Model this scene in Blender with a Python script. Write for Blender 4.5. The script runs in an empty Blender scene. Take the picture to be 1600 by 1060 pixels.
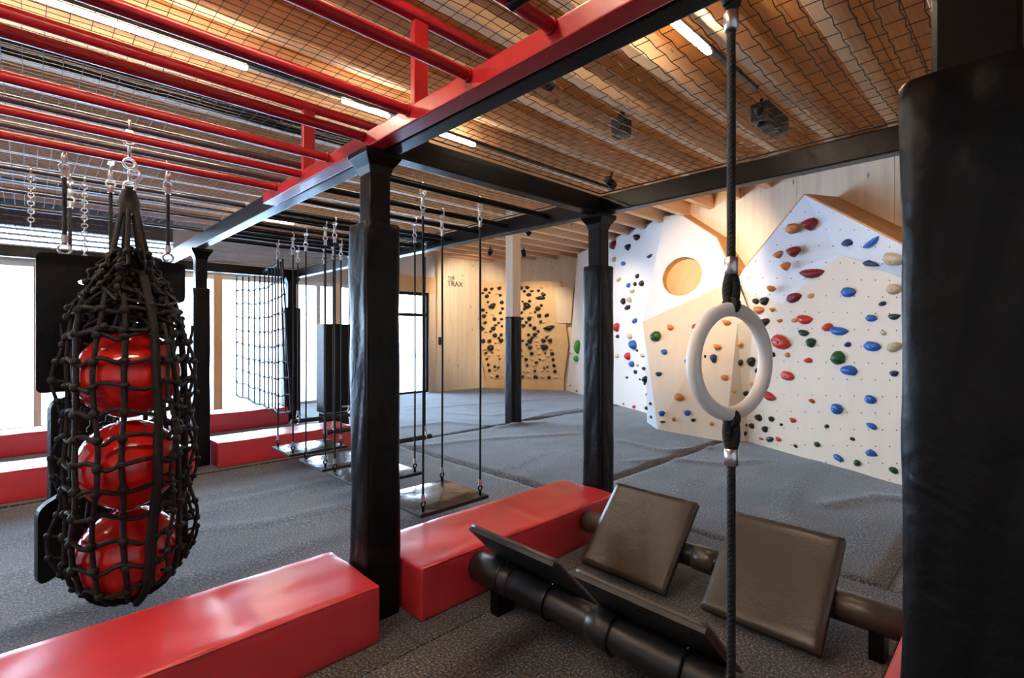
import bpy, bmesh, math, random
from mathutils import Vector, Matrix, noise as mnoise
from mathutils.geometry import tessellate_polygon
random.seed(7)
SC = bpy.context.scene
COL = SC.collection
PI = math.pi

# ------------------------------------------------------------------ camera
FPX, HZ, CAMH, YAW = 785.0, 522.0, 1.5, math.radians(46)
cam = bpy.data.cameras.new('camera')
cam.sensor_width = 36.0
cam.lens = FPX / 1600 * 36.0
cam.shift_y = (HZ - 530) / 1600.0
cam.clip_start = 0.05
camo = bpy.data.objects.new('camera', cam)
camo.location = (0, 0, CAMH)
camo.rotation_euler = (PI / 2, 0, YAW - PI / 2)
COL.objects.link(camo)
SC.camera = camo

# ------------------------------------------------------------------ exposure, sky
SC.view_settings.view_transform = 'Standard'
SC.view_settings.look = 'None'
SC.view_settings.gamma = 1.0
SC.view_settings.use_curve_mapping = False
SC.view_settings.exposure = 1.15

world = bpy.data.worlds.new('overcast_sky')
SC.world = world
world.use_nodes = True
wn = world.node_tree
bg = wn.nodes['Background']
wtc = wn.nodes.new('ShaderNodeTexCoord')
wsep = wn.nodes.new('ShaderNodeSeparateXYZ')
wn.links.new(wtc.outputs['Generated'], wsep.inputs[0])
wr = wn.nodes.new('ShaderNodeValToRGB')
wr.color_ramp.elements[0].position = 0.0
wr.color_ramp.elements[0].color = (0.70, 0.84, 1.0, 1)
wr.color_ramp.elements[1].position = 0.7
wr.color_ramp.elements[1].color = (0.45, 0.68, 1.0, 1)
wn.links.new(wsep.outputs[2], wr.inputs[0])
wn.links.new(wr.outputs[0], bg.inputs[0])
bg.inputs[1].default_value = 10.0


def area(name, loc, rot, sx, sy, power, color=(1, 1, 1), portal=False):
    l = bpy.data.lights.new(name, 'AREA')
    l.shape = 'RECTANGLE'
    l.size, l.size_y = sx, sy
    l.energy = power
    l.color = color
    l.cycles.is_portal = portal
    o = bpy.data.objects.new(name, l)
    o.location = loc
    o.rotation_euler = rot
    COL.objects.link(o)
    return o


# portals: guide the sky's light through the real window openings
area('window_portal', (1.5, 10.84, 1.5), (-PI / 2, 0, 0), 12.9, 3.2, 1, portal=True)

LED_POWER = 64.0        # strength of the tube surface
SPOT_POWER = 110.0      # ceiling spotlights on the climbing walls

# ------------------------------------------------------------------ materials
MATS = {}


def mat(name, color, rough=0.5, metal=0.0, coat=0.0, spec=None, build=None):
    m = bpy.data.materials.new(name)
    m.use_nodes = True
    nt = m.node_tree
    b = nt.nodes['Principled BSDF']
    b.inputs['Base Color'].default_value = (*color, 1)
    b.inputs['Roughness'].default_value = rough
    b.inputs['Metallic'].default_value = metal
    b.inputs['Coat Weight'].default_value = coat
    b.inputs['Coat Roughness'].default_value = 0.2 if name == 'red_vinyl' else 0.05
    if spec is not None:
        b.inputs['Specular IOR Level'].default_value = spec
    if build:
        build(nt, b, color)
    MATS[name] = m
    return m


def nd(nt, t, **kw):
    n = nt.nodes.new(t)
    for k, v in kw.items():
        if k in n.inputs:
            n.inputs[k].default_value = v
        else:
            setattr(n, k, v)
    return n


def coords(nt, scale=(1, 1, 1), world_space=True):
    if world_space:
        g = nd(nt, 'ShaderNodeNewGeometry')
        src = g.outputs['Position']
    else:
        g = nd(nt, 'ShaderNodeTexCoord')
        src = g.outputs['Object']
    mp = nd(nt, 'ShaderNodeMapping')
    mp.inputs['Scale'].default_value = scale
    nt.links.new(src, mp.inputs['Vector'])
    return mp.outputs[0]


def ramp(nt, fac, stops):
    r = nd(nt, 'ShaderNodeValToRGB')
    e = r.color_ramp.elements
    while len(e) < len(stops):
        e.new(0.5)
    for el, (p, c) in zip(e, stops):
        el.position = p
        el.color = (*c, 1)
    nt.links.new(fac, r.inputs[0])
    return r.outputs[0]


def bump(nt, b, h, strength=0.2, dist=0.01):
    bp = nd(nt, 'ShaderNodeBump', Strength=strength, Distance=dist)
    nt.links.new(h, bp.inputs['Height'])
    nt.links.new(bp.outputs[0], b.inputs['Normal'])


def sc3(c, k):
    return tuple(min(1, x * k) for x in c)


def b_vinyl(scale=30, strength=0.12, var=0.2, wrinkle=0.0):
    def f(nt, b, c):
        v = coords(nt)
        n = nd(nt, 'ShaderNodeTexNoise', Scale=3.0, Detail=3.0)
        nt.links.new(v, n.inputs['Vector'])
        nt.links.new(ramp(nt, n.outputs[0], [(0.3, sc3(c, 1 - var)), (0.7, sc3(c, 1 + var))]), b.inputs['Base Color'])
        n2 = nd(nt, 'ShaderNodeTexNoise', Scale=float(scale), Detail=4.0)
        nt.links.new(v, n2.inputs['Vector'])
        h = n2.outputs[0]
        if wrinkle:
            n3 = nd(nt, 'ShaderNodeTexNoise', Scale=6.0, Detail=2.0, Distortion=1.5)
            nt.links.new(v, n3.inputs['Vector'])
            mx = nd(nt, 'ShaderNodeMath', operation='MULTIPLY_ADD')
            nt.links.new(n3.outputs[0], mx.inputs[0])
            mx.inputs[1].default_value = wrinkle
            nt.links.new(h, mx.inputs[2])
            h = mx.outputs[0]
        bump(nt, b, h, strength, 0.01)
    return f


def b_carpet(nt, b, c):
    v = coords(nt)
    n = nd(nt, 'ShaderNodeTexNoise', Scale=85.0, Detail=3.0, Roughness=0.7)
    nt.links.new(v, n.inputs['Vector'])
    n2 = nd(nt, 'ShaderNodeTexNoise', Scale=1.6, Detail=4.0)
    nt.links.new(v, n2.inputs['Vector'])
    a = ramp(nt, n.outputs[0], [(0.40, sc3(c, 0.15)), (0.53, c), (0.66, sc3(c, 4.0))])
    d = ramp(nt, n2.outputs[0], [(0.3, (0.7, 0.7, 0.7)), (0.7, (1.25, 1.2, 1.15))])
    mx = nd(nt, 'ShaderNodeMix', data_type='RGBA', blend_type='MULTIPLY')
    mx.inputs[0].default_value = 1.0
    nt.links.new(a, mx.inputs[6])
    nt.links.new(d, mx.inputs[7])
    nt.links.new(mx.outputs[2], b.inputs['Base Color'])
    bump(nt, b, n.outputs[0], 0.6, 0.006)
    b.inputs['Sheen Weight'].default_value = 0.48
    b.inputs['Sheen Tint'].default_value = (0.82, 0.91, 1.0, 1)  # cool window daylight on the floor is put into this blue tint
    b.inputs['Sheen Roughness'].default_value = 0.45


def b_wood(axis=0, dark=0.55, light=1.25, knots=True, fine=14.0):
    def f(nt, b, c):
        s = [fine, fine, fine]
        s[axis] = 0.7
        v = coords(nt, s)
        n = nd(nt, 'ShaderNodeTexNoise', Scale=1.0, Detail=6.0, Roughness=0.6, Distortion=0.4)
        nt.links.new(v, n.inputs['Vector'])
        col = ramp(nt, n.outputs[0], [(0.25, sc3(c, dark)), (0.5, c), (0.75, sc3(c, light))])
        if knots:
            s2 = [5.0, 5.0, 5.0]
            s2[axis] = 2.2
            vo = nd(nt, 'ShaderNodeTexVoronoi', Scale=1.0, Randomness=1.0)
            nt.links.new(coords(nt, s2), vo.inputs['Vector'])
            k = ramp(nt, vo.outputs['Distance'], [(0.05, (0.3, 0.16, 0.08)), (0.11, (1, 1, 1))])
            mx = nd(nt, 'ShaderNodeMix', data_type='RGBA', blend_type='MULTIPLY')
            mx.inputs[0].default_value = 0.8
            nt.links.new(col, mx.inputs[6])
            nt.links.new(k, mx.inputs[7])
            col = mx.outputs[2]
        nt.links.new(col, b.inputs['Base Color'])
        bump(nt, b, n.outputs[0], 0.08, 0.004)
    return f


def b_speck(scale=60, strength=0.1, var=0.08):
    def f(nt, b, c):
        v = coords(nt)
        n = nd(nt, 'ShaderNodeTexNoise', Scale=float(scale), Detail=5.0)
        nt.links.new(v, n.inputs['Vector'])
        nt.links.new(ramp(nt, n.outputs[0], [(0.3, sc3(c, 1 - var)), (0.7, sc3(c, 1 + var))]), b.inputs['Base Color'])
        bump(nt, b, n.outputs[0], strength, 0.003)
    return f


def b_rope(nt, b, c):
    v = coords(nt, (1, 1, 1))
    w = nd(nt, 'ShaderNodeTexWave', Scale=60.0, Distortion=1.0)
    w.bands_direction = 'DIAGONAL'
    nt.links.new(v, w.inputs['Vector'])
    nt.links.new(ramp(nt, w.outputs[0], [(0.2, sc3(c, 0.4)), (0.8, sc3(c, 1.6))]), b.inputs['Base Color'])
    bump(nt, b, w.outputs[0], 0.3, 0.003)


mat('black_vinyl', (0.004, 0.004, 0.0045), 0.34, spec=0.2, build=b_vinyl(40, 0.18, 0.3, 3.0))
mat('brown_lit_vinyl', (0.060, 0.048, 0.039), 0.34, spec=0.7, build=b_vinyl(60, 0.15, 0.2, 2.0))  # black vinyl, browned to carry the warm reflection of the timber ceiling
mat('red_vinyl', (0.60, 0.032, 0.042), 0.36, coat=0.5, spec=0.6, build=b_vinyl(25, 0.06, 0.1, 1.2))
mat('black_steel', (0.004, 0.004, 0.0045), 0.28, spec=0.22, build=b_speck(90, 0.05, 0.2))
mat('red_steel', (0.42, 0.010, 0.016), 0.30, coat=0.1, build=b_speck(90, 0.04, 0.06))
mat('galvanised_steel', (0.62, 0.62, 0.63), 0.28, metal=1.0, build=b_speck(70, 0.05, 0.12))
mat('grey_pipe_steel', (0.16, 0.17, 0.19), 0.25, metal=0.8, build=b_speck(50, 0.05, 0.15))
mat('black_rope', (0.004, 0.004, 0.004), 0.65, build=b_rope)
mat('net_cord', (0.010, 0.010, 0.010), 0.6, build=b_speck(200, 0.2, 0.2))
mat('carpet', (0.095, 0.092, 0.092), 0.95, spec=0.2, build=b_carpet)
mat('black_rubber', (0.015, 0.015, 0.015), 0.6, build=b_speck(120, 0.2, 0.2))
mat('deck_spruce', (0.70, 0.31, 0.085), 0.6, build=b_wood(0, 0.6, 1.25))
mat('joist_spruce', (0.74, 0.48, 0.28), 0.6, build=b_wood(0, 0.75, 1.2))
mat('wall_spruce', (0.84, 0.68, 0.49), 0.6, build=b_wood(2, 0.85, 1.12, True, 9.0))
mat('post_spruce', (0.78, 0.60, 0.42), 0.6, build=b_wood(2, 0.85, 1.1, False, 16.0))
mat('plywood', (0.78, 0.50, 0.24), 0.55, build=b_wood(2, 0.9, 1.08, False, 6.0))
mat('edge_plywood', (0.60, 0.28, 0.09), 0.6, build=b_wood(1, 0.8, 1.15, False, 20.0))
mat('white_panel', (0.78, 0.78, 0.79), 0.55, build=b_speck(40, 0.05, 0.03))
mat('cream_panel', (0.80, 0.61, 0.42), 0.55, build=b_wood(2, 0.96, 1.04, False, 6.0))
mat('birch_panel', (0.80, 0.68, 0.54), 0.55, build=b_wood(2, 0.97, 1.03, False, 6.0))
mat('white_plaster', (0.78, 0.76, 0.74), 0.8, build=b_speck(30, 0.1, 0.03))
mat('grey_plaster', (0.45, 0.45, 0.47), 0.8, build=b_speck(30, 0.1, 0.04))
mat('dark_plaster', (0.10, 0.09, 0.085), 0.8, build=b_speck(30, 0.1, 0.05))
mat('white_plastic', (0.82, 0.78, 0.74), 0.4, build=b_speck(60, 0.03, 0.02))
mat('red_ball', (0.62, 0.012, 0.010), 0.16, coat=0.5, build=b_vinyl(8, 0.08, 0.08))
mat('white_ink', (0.8, 0.8, 0.8), 0.5, build=b_speck(80, 0.0, 0.05))
mat('dark_ink', (0.05, 0.04, 0.035), 0.6, build=b_speck(80, 0.0, 0.05))
mat('black_plastic', (0.012, 0.012, 0.012), 0.45, build=b_speck(80, 0.05, 0.1))
mat('aluminium_frame', (0.55, 0.58, 0.62), 0.4, metal=0.6, build=b_speck(60, 0.03, 0.05))
mat('blind_slat', (0.62, 0.68, 0.76), 0.4, build=b_speck(60, 0.03, 0.04))
mat('pale_ground', (0.75, 0.80, 0.88), 0.9, build=b_speck(2, 0.1, 0.08))  # plain pale blue-white outdoor ground
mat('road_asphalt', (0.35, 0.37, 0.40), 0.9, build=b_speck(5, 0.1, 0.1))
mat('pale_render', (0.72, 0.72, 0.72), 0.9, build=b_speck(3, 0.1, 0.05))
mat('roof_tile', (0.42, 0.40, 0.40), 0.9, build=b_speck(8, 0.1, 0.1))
HOLD_COLS = dict(red=(0.62, 0.045, 0.03), maroon=(0.22, 0.006, 0.014), blue=(0.02, 0.13, 0.50), navy=(0.012, 0.03, 0.10),
                 green=(0.015, 0.10, 0.03), forest=(0.02, 0.06, 0.035), lime=(0.03, 0.30, 0.04), orange=(0.66, 0.22, 0.045),
                 pale_orange=(0.75, 0.38, 0.13), tan=(0.55, 0.42, 0.26), cream=(0.70, 0.58, 0.42), black=(0.010, 0.011, 0.012),
                 wooden=(0.75, 0.50, 0.24))
for k, c in HOLD_COLS.items():
    mat('hold_' + k, c, 0.4, build=b_speck(150, 0.25, 0.12))

mt = bpy.data.materials.new('led_light')
mt.use_nodes = True
b_ = mt.node_tree.nodes['Principled BSDF']
b_.inputs['Emission Color'].default_value = (1.0, 0.83, 0.62, 1)
b_.inputs['Emission Strength'].default_value = LED_POWER
MATS['led_light'] = mt

mg = bpy.data.materials.new('window_glass')
mg.use_nodes = True
nt = mg.node_tree
for n in list(nt.nodes):
    if n.type == 'BSDF_PRINCIPLED':
        nt.nodes.remove(n)
tr = nd(nt, 'ShaderNodeBsdfTransparent')
tr.inputs[0].default_value = (0.97, 0.99, 1.0, 1)
gl = nd(nt, 'ShaderNodeBsdfGlossy', Roughness=0.02)
fr = nd(nt, 'ShaderNodeFresnel', IOR=1.35)
mx = nd(nt, 'ShaderNodeMixShader')
nt.links.new(fr.outputs[0], mx.inputs[0])
nt.links.new(tr.outputs[0], mx.inputs[1])
nt.links.new(gl.outputs[0], mx.inputs[2])
nt.links.new(mx.outputs[0], nt.nodes['Material Output'].inputs[0])
MATS['window_glass'] = mg

# ------------------------------------------------------------------ measuring helpers
FW = Vector((math.cos(YAW), math.sin(YAW), 0))
RT = Vector((math.sin(YAW), -math.cos(YAW), 0))
EYE = Vector((0, 0, CAMH))


def ray(x, y):
    return FW + RT * ((x - 800) / FPX) + Vector((0, 0, (HZ - y) / FPX))


def at(x, y, X=None, Y=None, Z=None):
    """a point measured in the photograph, on a known real plane"""
    d = ray(x, y)
    t = X / d.x if X is not None else Y / d.y if Y is not None else (Z - CAMH) / d.z
    return EYE + d * t


def hit(x, y, p, n):
    d = ray(x, y)
    return EYE + d * ((Vector(p) - EYE).dot(n) / d.dot(n))


# ------------------------------------------------------------------ mesh helpers
class MB:
    def __init__(s):
        s.v, s.f, s.sm = [], [], []

    def add(s, vs, fs, smooth=False):
        o = len(s.v)
        s.v += [tuple(v) for v in vs]
        s.f += [tuple(i + o for i in f) for f in fs]
        s.sm += [smooth] * len(fs)
        return s

    def box(s, x0, x1, y0, y1, z0, z1):
        vs = [(x, y, z) for z in (z0, z1) for y in (y0, y1) for x in (x0, x1)]
        return s.add(vs, [(0, 2, 3, 1), (4, 5, 7, 6), (0, 1, 5, 4), (1, 3, 7, 5), (3, 2, 6, 7), (2, 0, 4, 6)])

    def bar(s, p, q, w, h, up=(0, 0, 1)):
        p, q = Vector(p), Vector(q)
        d = (q - p).normalized()
        a = d.cross(Vector(up))
        if a.length < 1e-4:
            a = d.cross(Vector((1, 0, 0)))
        a.normalize()
        u = a.cross(d)
        vs = []
        for c in (p, q):
            for i, j in ((-1, -1), (1, -1), (1, 1), (-1, 1)):
                vs.append(c + a * (i * w / 2) + u * (j * h / 2))
        return s.add(vs, [(3, 2, 1, 0), (4, 5, 6, 7)] + [(i, (i + 1) % 4, (i + 1) % 4 + 4, i + 4) for i in range(4)])

    def tube(s, pts, r, n=8, cap=True, smooth=True):
        pts = [Vector(p) for p in pts]
        m = len(pts)
        rs = r if isinstance(r, (list, tuple)) else [r] * m
        vs, fs = [], []
        prev = None
        for i, p in enumerate(pts):
            d = (pts[min(i + 1, m - 1)] - pts[max(i - 1, 0)])
            d = d.normalized() if d.length > 1e-9 else Vector((0, 0, 1))
            if prev is None:
                a = d.cross(Vector((0, 0, 1)))
                if a.length < 1e-3:
                    a = d.cross(Vector((1, 0, 0)))
            else:
                a = prev - d * prev.dot(d)
                if a.length < 1e-4:
                    a = d.orthogonal()
            a.normalize()
            prev = a
            bb = d.cross(a)
            for k in range(n):
                t = 2 * PI * k / n
                vs.append(p + (a * math.cos(t) + bb * math.sin(t)) * rs[i])
        for i in range(m - 1):
            for k in range(n):
                k2 = (k + 1) % n
                fs.append((i * n + k, i * n + k2, (i + 1) * n + k2, (i + 1) * n + k))
        s.add(vs, fs, smooth)
        if cap:
            s.add(vs[:n], [tuple(reversed(range(n)))])
            s.add(vs[-n:], [tuple(range(n))])
        return s

    def ring(s, c, R, r, ax=(0, 0, 1), n=16, k=6, a0=0, a1=2 * PI):
        ax = Vector(ax).normalized()
        u = ax.orthogonal().normalized()
        w = ax.cross(u)
        c = Vector(c)
        full = abs(a1 - a0 - 2 * PI) < 1e-6
        pts = [c + (u * math.cos(a0 + (a1 - a0) * i / n) + w * math.sin(a0 + (a1 - a0) * i / n)) * R for i in range(n + 1)]
        return s.tube(pts, r, k, not full)

    def ball(s, c, r, n=8, m=6, sq=(1, 1, 1)):
        c = Vector(c)
        vs, fs = [], []
        for i in range(m + 1):
            t = PI * i / m
            for j in range(n):
                p = 2 * PI * j / n
                vs.append(c + Vector((r * sq[0] * math.sin(t) * math.cos(p), r * sq[1] * math.sin(t) * math.sin(p), r * sq[2] * math.cos(t))))
        for i in range(m):
            for j in range(n):
                j2 = (j + 1) % n
                fs.append((i * n + j, (i + 1) * n + j, (i + 1) * n + j2, i * n + j2))
        return s.add(vs, fs, True)

    def prism(s, poly, ext):
        """polygon of 3-D points extruded by the vector ext"""
        n = len(poly)
        e = Vector(ext)
        vs = [Vector(p) for p in poly] + [Vector(p) + e for p in poly]
        return s.add(vs, [tuple(range(n)), tuple(reversed(range(n, 2 * n)))] + [(i, i + n, (i + 1) % n + n, (i + 1) % n) for i in range(n)])

    def mesh(s, name, bevel=0.0, seg=2):
        me = bpy.data.meshes.new(name)
        me.from_pydata(s.v, [], s.f)
        me.polygons.foreach_set('use_smooth', s.sm)
        bm = bmesh.new()
        bm.from_mesh(me)
        if bevel:
            bmesh.ops.remove_doubles(bm, verts=bm.verts, dist=1e-5)
            es = [e for e in bm.edges if len(e.link_faces) == 2 and e.calc_face_angle(0) > 0.5]
            bmesh.ops.bevel(bm, geom=es, offset=bevel, segments=seg, affect='EDGES', profile=0.6)
        bmesh.ops.recalc_face_normals(bm, faces=bm.faces)
        bm.to_mesh(me)
        bm.free()
        me.update()
        return me

    def build(s, name, m, parent=None, bevel=0.0, seg=2, **props):
        return obj(name, s.mesh(name, bevel, seg), m, parent, **props)


def obj(name, me, m=None, parent=None, **props):
    o = bpy.data.objects.new(name, me)
    if m and not me.materials:
        me.materials.append(MATS[m])
    COL.objects.link(o)
    if parent:
        o.parent = parent
        o.matrix_parent_inverse = Matrix.Translation(-parent.location) if parent.matrix_parent_inverse == Matrix() and parent.parent is None else Matrix()
        if parent.parent is not None:
            o.matrix_parent_inverse = Matrix.Identity(4)
            # sub-parts of parts that sit at the thing's own space
            o.matrix_parent_inverse = parent.matrix_parent_inverse.inverted() @ Matrix.Translation(-parent.parent.location) if parent.matrix_parent_inverse == Matrix() else Matrix.Identity(4)
    for k, v in props.items():
        o[k] = v
    return o


def thing(name, label, cat, loc=(0, 0, 0), group=None):
    o = bpy.data.objects.new(name, None)
    o.empty_display_size = 0.1
    o.location = loc
    COL.objects.link(o)
    o['label'] = label
    o['category'] = cat
    if group:
        o['group'] = group
    return o


def tag(o, label, cat, group=None):
    o['label'] = label
    o['category'] = cat
    if group:
        o['group'] = group
    return o


def struct(o):
    o['kind'] = 'structure'
    return o


def setting(name, loc=(0, 0, 0)):
    o = bpy.data.objects.new(name, None)
    o.location = loc
    COL.objects.link(o)
    o['kind'] = 'structure'
    return o


def copy_tree(root, delta, label=None):
    r = root.copy()
    COL.objects.link(r)
    r.location = root.location + Vector(delta)
    if label:
        r['label'] = label
    for ch in root.children:
        c = ch.copy()
        COL.objects.link(c)
        c.parent = r
        for g in ch.children:
            d = g.copy()
            COL.objects.link(d)
            d.parent = c
    return r


# ================================================================== THE ROOM
JZ, DZ = 3.50, 3.72      # underside of joists, underside of deck
X0, X1, Y0, Y1 = -5.0, 11.5, -3.0, 10.8

# floor: slab with carpet mats laid on it, seams between them
fl = struct(MB().box(X0 - .3, X1 + .5, Y0 - .3, Y1 + .3, -0.25, -0.03).build('floor', 'black_rubber'))
RIDGES = []


def ridge(px, h, w):
    RIDGES.append(([at(x, y, Z=0).to_2d() for x, y in px], h, w))


ridge([(630, 668), (700, 660), (780, 668), (850, 660)], .022, .07)
ridge([(640, 640), (720, 634), (800, 628), (880, 622)], .018, .09)
ridge([(640, 700), (720, 690), (800, 684), (900, 678)], .018, .06)
ridge([(800, 665), (850, 648), (905, 640)], .03, .09)
ridge([(970, 690), (1040, 706), (1110, 700)], .025, .07)
ridge([(980, 722), (1050, 718), (1130, 726), (1180, 720)], .018, .06)
ridge([(1290, 790), (1370, 775), (1420, 782)], .02, .06)
ridge([(330, 790), (430, 770), (540, 745)], .012, .06)
ridge([(300, 830), (430, 815), (540, 790)], .012, .08)
ridge([(690, 645), (770, 650), (830, 640)], .015, .07)


def fheight(x, y):
    p = Vector((x, y))
    h = 0
    for pts, hh, w in RIDGES:
        best = 9
        for a, b in zip(pts, pts[1:]):
            ab = b - a
            t = max(0, min(1, (p - a).dot(ab) / ab.length_squared))
            best = min(best, (p - a - ab * t).length)
        if best < 4 * w:
            h += hh * math.exp(-(best / w) ** 2)
    n = mnoise.noise(Vector((x * 1.1 + y * .8, y * 3.2 - x * .9, 0))) * .014 + mnoise.noise(Vector((x * 3, y * 5, 4))) * .003
    return h + max(n, 0)


def mat_piece(x0, x1, y0, y1, fine):
    mb = MB()
    if not fine:
        mb.box(x0, x1, y0, y1, -.029, 0)
        return mb.build('floor_mat', 'carpet', fl, bevel=.006)
    nx, ny = max(2, int((x1 - x0) / .06)), max(2, int((y1 - y0) / .06))
    vs = []
    for j in range(ny + 1):
        for i in range(nx + 1):
            x, y = x0 + (x1 - x0) * i / nx, y0 + (y1 - y0) * j / ny
            edge = 0.0 if 0 < i < nx and 0 < j < ny else -.028
            vs.append((x, y, (fheight(x, y) if edge == 0 else edge)))
    fs = [(j * (nx + 1) + i, j * (nx + 1) + i + 1, (j + 1) * (nx + 1) + i + 1, (j + 1) * (nx + 1) + i) for j in range(ny) for i in range(nx)]
    mb.add(vs, fs, True)
    return mb.build('floor_mat', 'carpet', fl)


G = .003
for x0, x1, y0, y1, fine in ((X0, 3.62, Y0, .45, False), (X0, 3.62, .45, 2.04, False), (X0, 1.36, 2.04, 2.84, False), (1.36, 3.62, 2.04, 2.84, False), (X0, 3.62, 2.84, 6.2, True), (X0, 3.62, 6.2, Y1, False)):
    mat_piece(x0 + G, x1 - G, y0 + G, y1 - G, fine)
for y0, y1 in ((Y0, .6), (.6, 3.02), (3.02, 6.05), (6.05, Y1)):
    mat_piece(3.62 + G, X1, y0 + G, y1 - G, True)

# ceiling: deck of boards over joists
ce = struct(MB().box(X0 - .3, X1 + .5, Y0 - .3, Y1 + .3, DZ + .045, DZ + .2).build('ceiling', 'deck_spruce'))
bm_ = MB().box(X0, X1, .003, .187, DZ, DZ + .04).mesh('ceiling_board')
y = Y0
while y < Y1 - .1:
    o = obj('ceiling_board', bm_, 'deck_spruce', ce)
    o.location = (0, y, random.uniform(0, .004))
    y += .19
jm = MB().box(X0, X1, -.05, .05, JZ, DZ).mesh('joist', bevel=.006, seg=1)
JOISTS = [0.92 + .53 * k for k in range(-7, 19)]
for jy in JOISTS:
    o = obj('joist', jm, 'joist_spruce', ce)
    o.location = (0, jy, 0)

# right wall: tall spruce panels, standing at an angle to the frame
WN = Vector((-1, .528, 0)).normalized()            # into the room
WU = Vector((.528, 1, 0)).normalized()             # along the wall, away from the camera
W0 = Vector((5.76, 0, 0))                          # face of the climbing panels at Y = 0
wr_ = setting('wall_right')
for k in range(-4, 9):
    a = W0 - WN * .22 + WU * (1.25 * k + .004)
    b = a + WU * 1.242
    MB().prism([a, b, b + Vector((0, 0, DZ)), a + Vector((0, 0, DZ))], -WN * .12).build('wall_panel', 'wall_spruce', wr_)

# far wall and the short return beside the door
FA, FB = Vector((9.25, 10.62, 0)), Vector((10.33, 8.62, 0))
FU = (FB - FA).normalized()
FN = Vector((FU.y, -FU.x, 0))
if FN.dot(EYE - FA) < 0:
    FN = -FN
wf = setting('wall_far')
FA0, FB0 = FA - FU * .35, FB + FU * 1.6
L = (FB0 - FA0).length
for k in range(3):
    a = FA0 + FU * (L / 3 * k + .002)
    b = FA0 + FU * (L / 3 * (k + 1) - .002)
    MB().prism([a, b, b + Vector((0, 0, DZ)), a + Vector((0, 0, DZ))], -FN * .12).build('wall_panel', 'wall_spruce', wf)
for xa, xb in ((7.62, 8.43), (8.434, 9.6)):
    MB().box(xa, xb, 10.66, 10.8, 0, DZ).build('wall_panel', 'wall_spruce', wf)

# back and left walls behind the camera
struct(MB().box(X0 - .2, X1, Y0 - .2, Y0, 0, DZ).build('wall_back', 'white_plaster'))
wl = setting('wall_left')
MB().box(X0 - .2, X0, Y0, Y1, 0, DZ).build('wall_panel', 'white_plaster', wl)

# window wall (Y = 10.8)
w1 = setting('window_1', (1.5, 10.8, 0))


def rel(mb, name, m, par, **k):
    return mb.build(name, m, par, **k)


HEAD = 2.62
for xm, wd, m in ((-4.95, .1, 'aluminium_frame'), (-3.3, .12, 'post_spruce'), (-1.7, .12, 'post_spruce'), (0.12, .09, 'post_spruce'), (1.3, .14, 'post_spruce'), (2.62, .15, 'plywood'), (4.05, .12, 'post_spruce'),
                 (4.55, .09, 'aluminium_frame'), (5.0, .16, 'post_spruce'), (5.35, .10, 'aluminium_frame'), (5.85, .12, 'post_spruce')):
    MB().box(xm - wd / 2, xm + wd / 2, 10.76, 10.9, 0, HEAD).build('mullion', m, w1, bevel=.006)
MB().box(X0, 6.1, 10.77, 10.9, 0, .07).build('sill', 'aluminium_frame', w1, bevel=.006)
MB().box(X0, 6.1, 10.77, 10.9, HEAD - .08, HEAD).build('head_rail', 'aluminium_frame', w1, bevel=.006)
xs = [-4.95, -3.3, -1.7, .12, 1.3, 2.62, 4.05, 4.55, 5.0, 5.35, 5.85]
for a, b in zip(xs, xs[1:]):
    MB().box(a + .05, b - .05, 10.835, 10.845, .07, HEAD - .08).build('pane', 'window_glass', w1)
# clerestory with louvre slats, left end
w2 = setting('window_2', (-1.8, 10.8, 2.7))
for k in range(5):
    z = HEAD + .13 + k * .085
    MB().box(X0, 1.9, 10.76, 10.84, z, z + .035).build('louvre_slat', 'blind_slat', w2, bevel=.006)
MB().box(X0, 1.9, 10.87, 10.88, HEAD + .04, 3.16).build('pane', 'window_glass', w2)
wt = setting('wall_front', (1.5, 10.8, HEAD))
MB().box(X0, 1.9, 10.78, 10.95, HEAD, HEAD + .05).build('lintel', 'grey_plaster', wt)
MB().box(X0, 1.9, 10.78, 10.95, 3.16, DZ).build('wall_panel', 'dark_plaster', wt)
MB().box(1.9, 6.1, 10.78, 10.95, HEAD, DZ).build('wall_panel', 'grey_plaster', wt)
MB().box(6.1, 7.62, 10.78, 10.95, 2.95, DZ).build('wall_panel', 'white_plaster', wt)
MB().box(6.1, 7.62, 10.74, 10.95, 2.55, 2.95).build('lintel', 'plywood', wt)
MB().box(7.42, 7.62, 10.74, 10.95, 0, 2.55).build('jamb', 'post_spruce', wt)
MB().box(5.9, 6.1, 10.78, 10.95, 0, HEAD).build('jamb', 'post_spruce', wt)
d1 = setting('door_1', (6.76, 10.8, 0))
for xa, xb, za, zb in ((6.1, 6.17, 0, 2.55), (7.35, 7.42, 0, 2.55), (6.17, 7.35, 2.47, 2.55), (6.17, 7.35, 1.94, 2.02), (6.17, 7.35, 0, .06)):
    MB().box(xa, xb, 10.78, 10.86, za, zb).build('door_frame', 'black_steel', d1)
MB().box(6.17, 7.35, 10.81, 10.82, .06, 1.94).build('pane', 'window_glass', d1)
MB().box(6.17, 7.35, 10.81, 10.82, 2.02, 2.47).build('transom_pane', 'window_glass', d1)
MB().tube([(7.27, 10.76, .9), (7.27, 10.76, 1.3)], .012).build('door_handle', 'galvanised_steel', d1)

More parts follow.
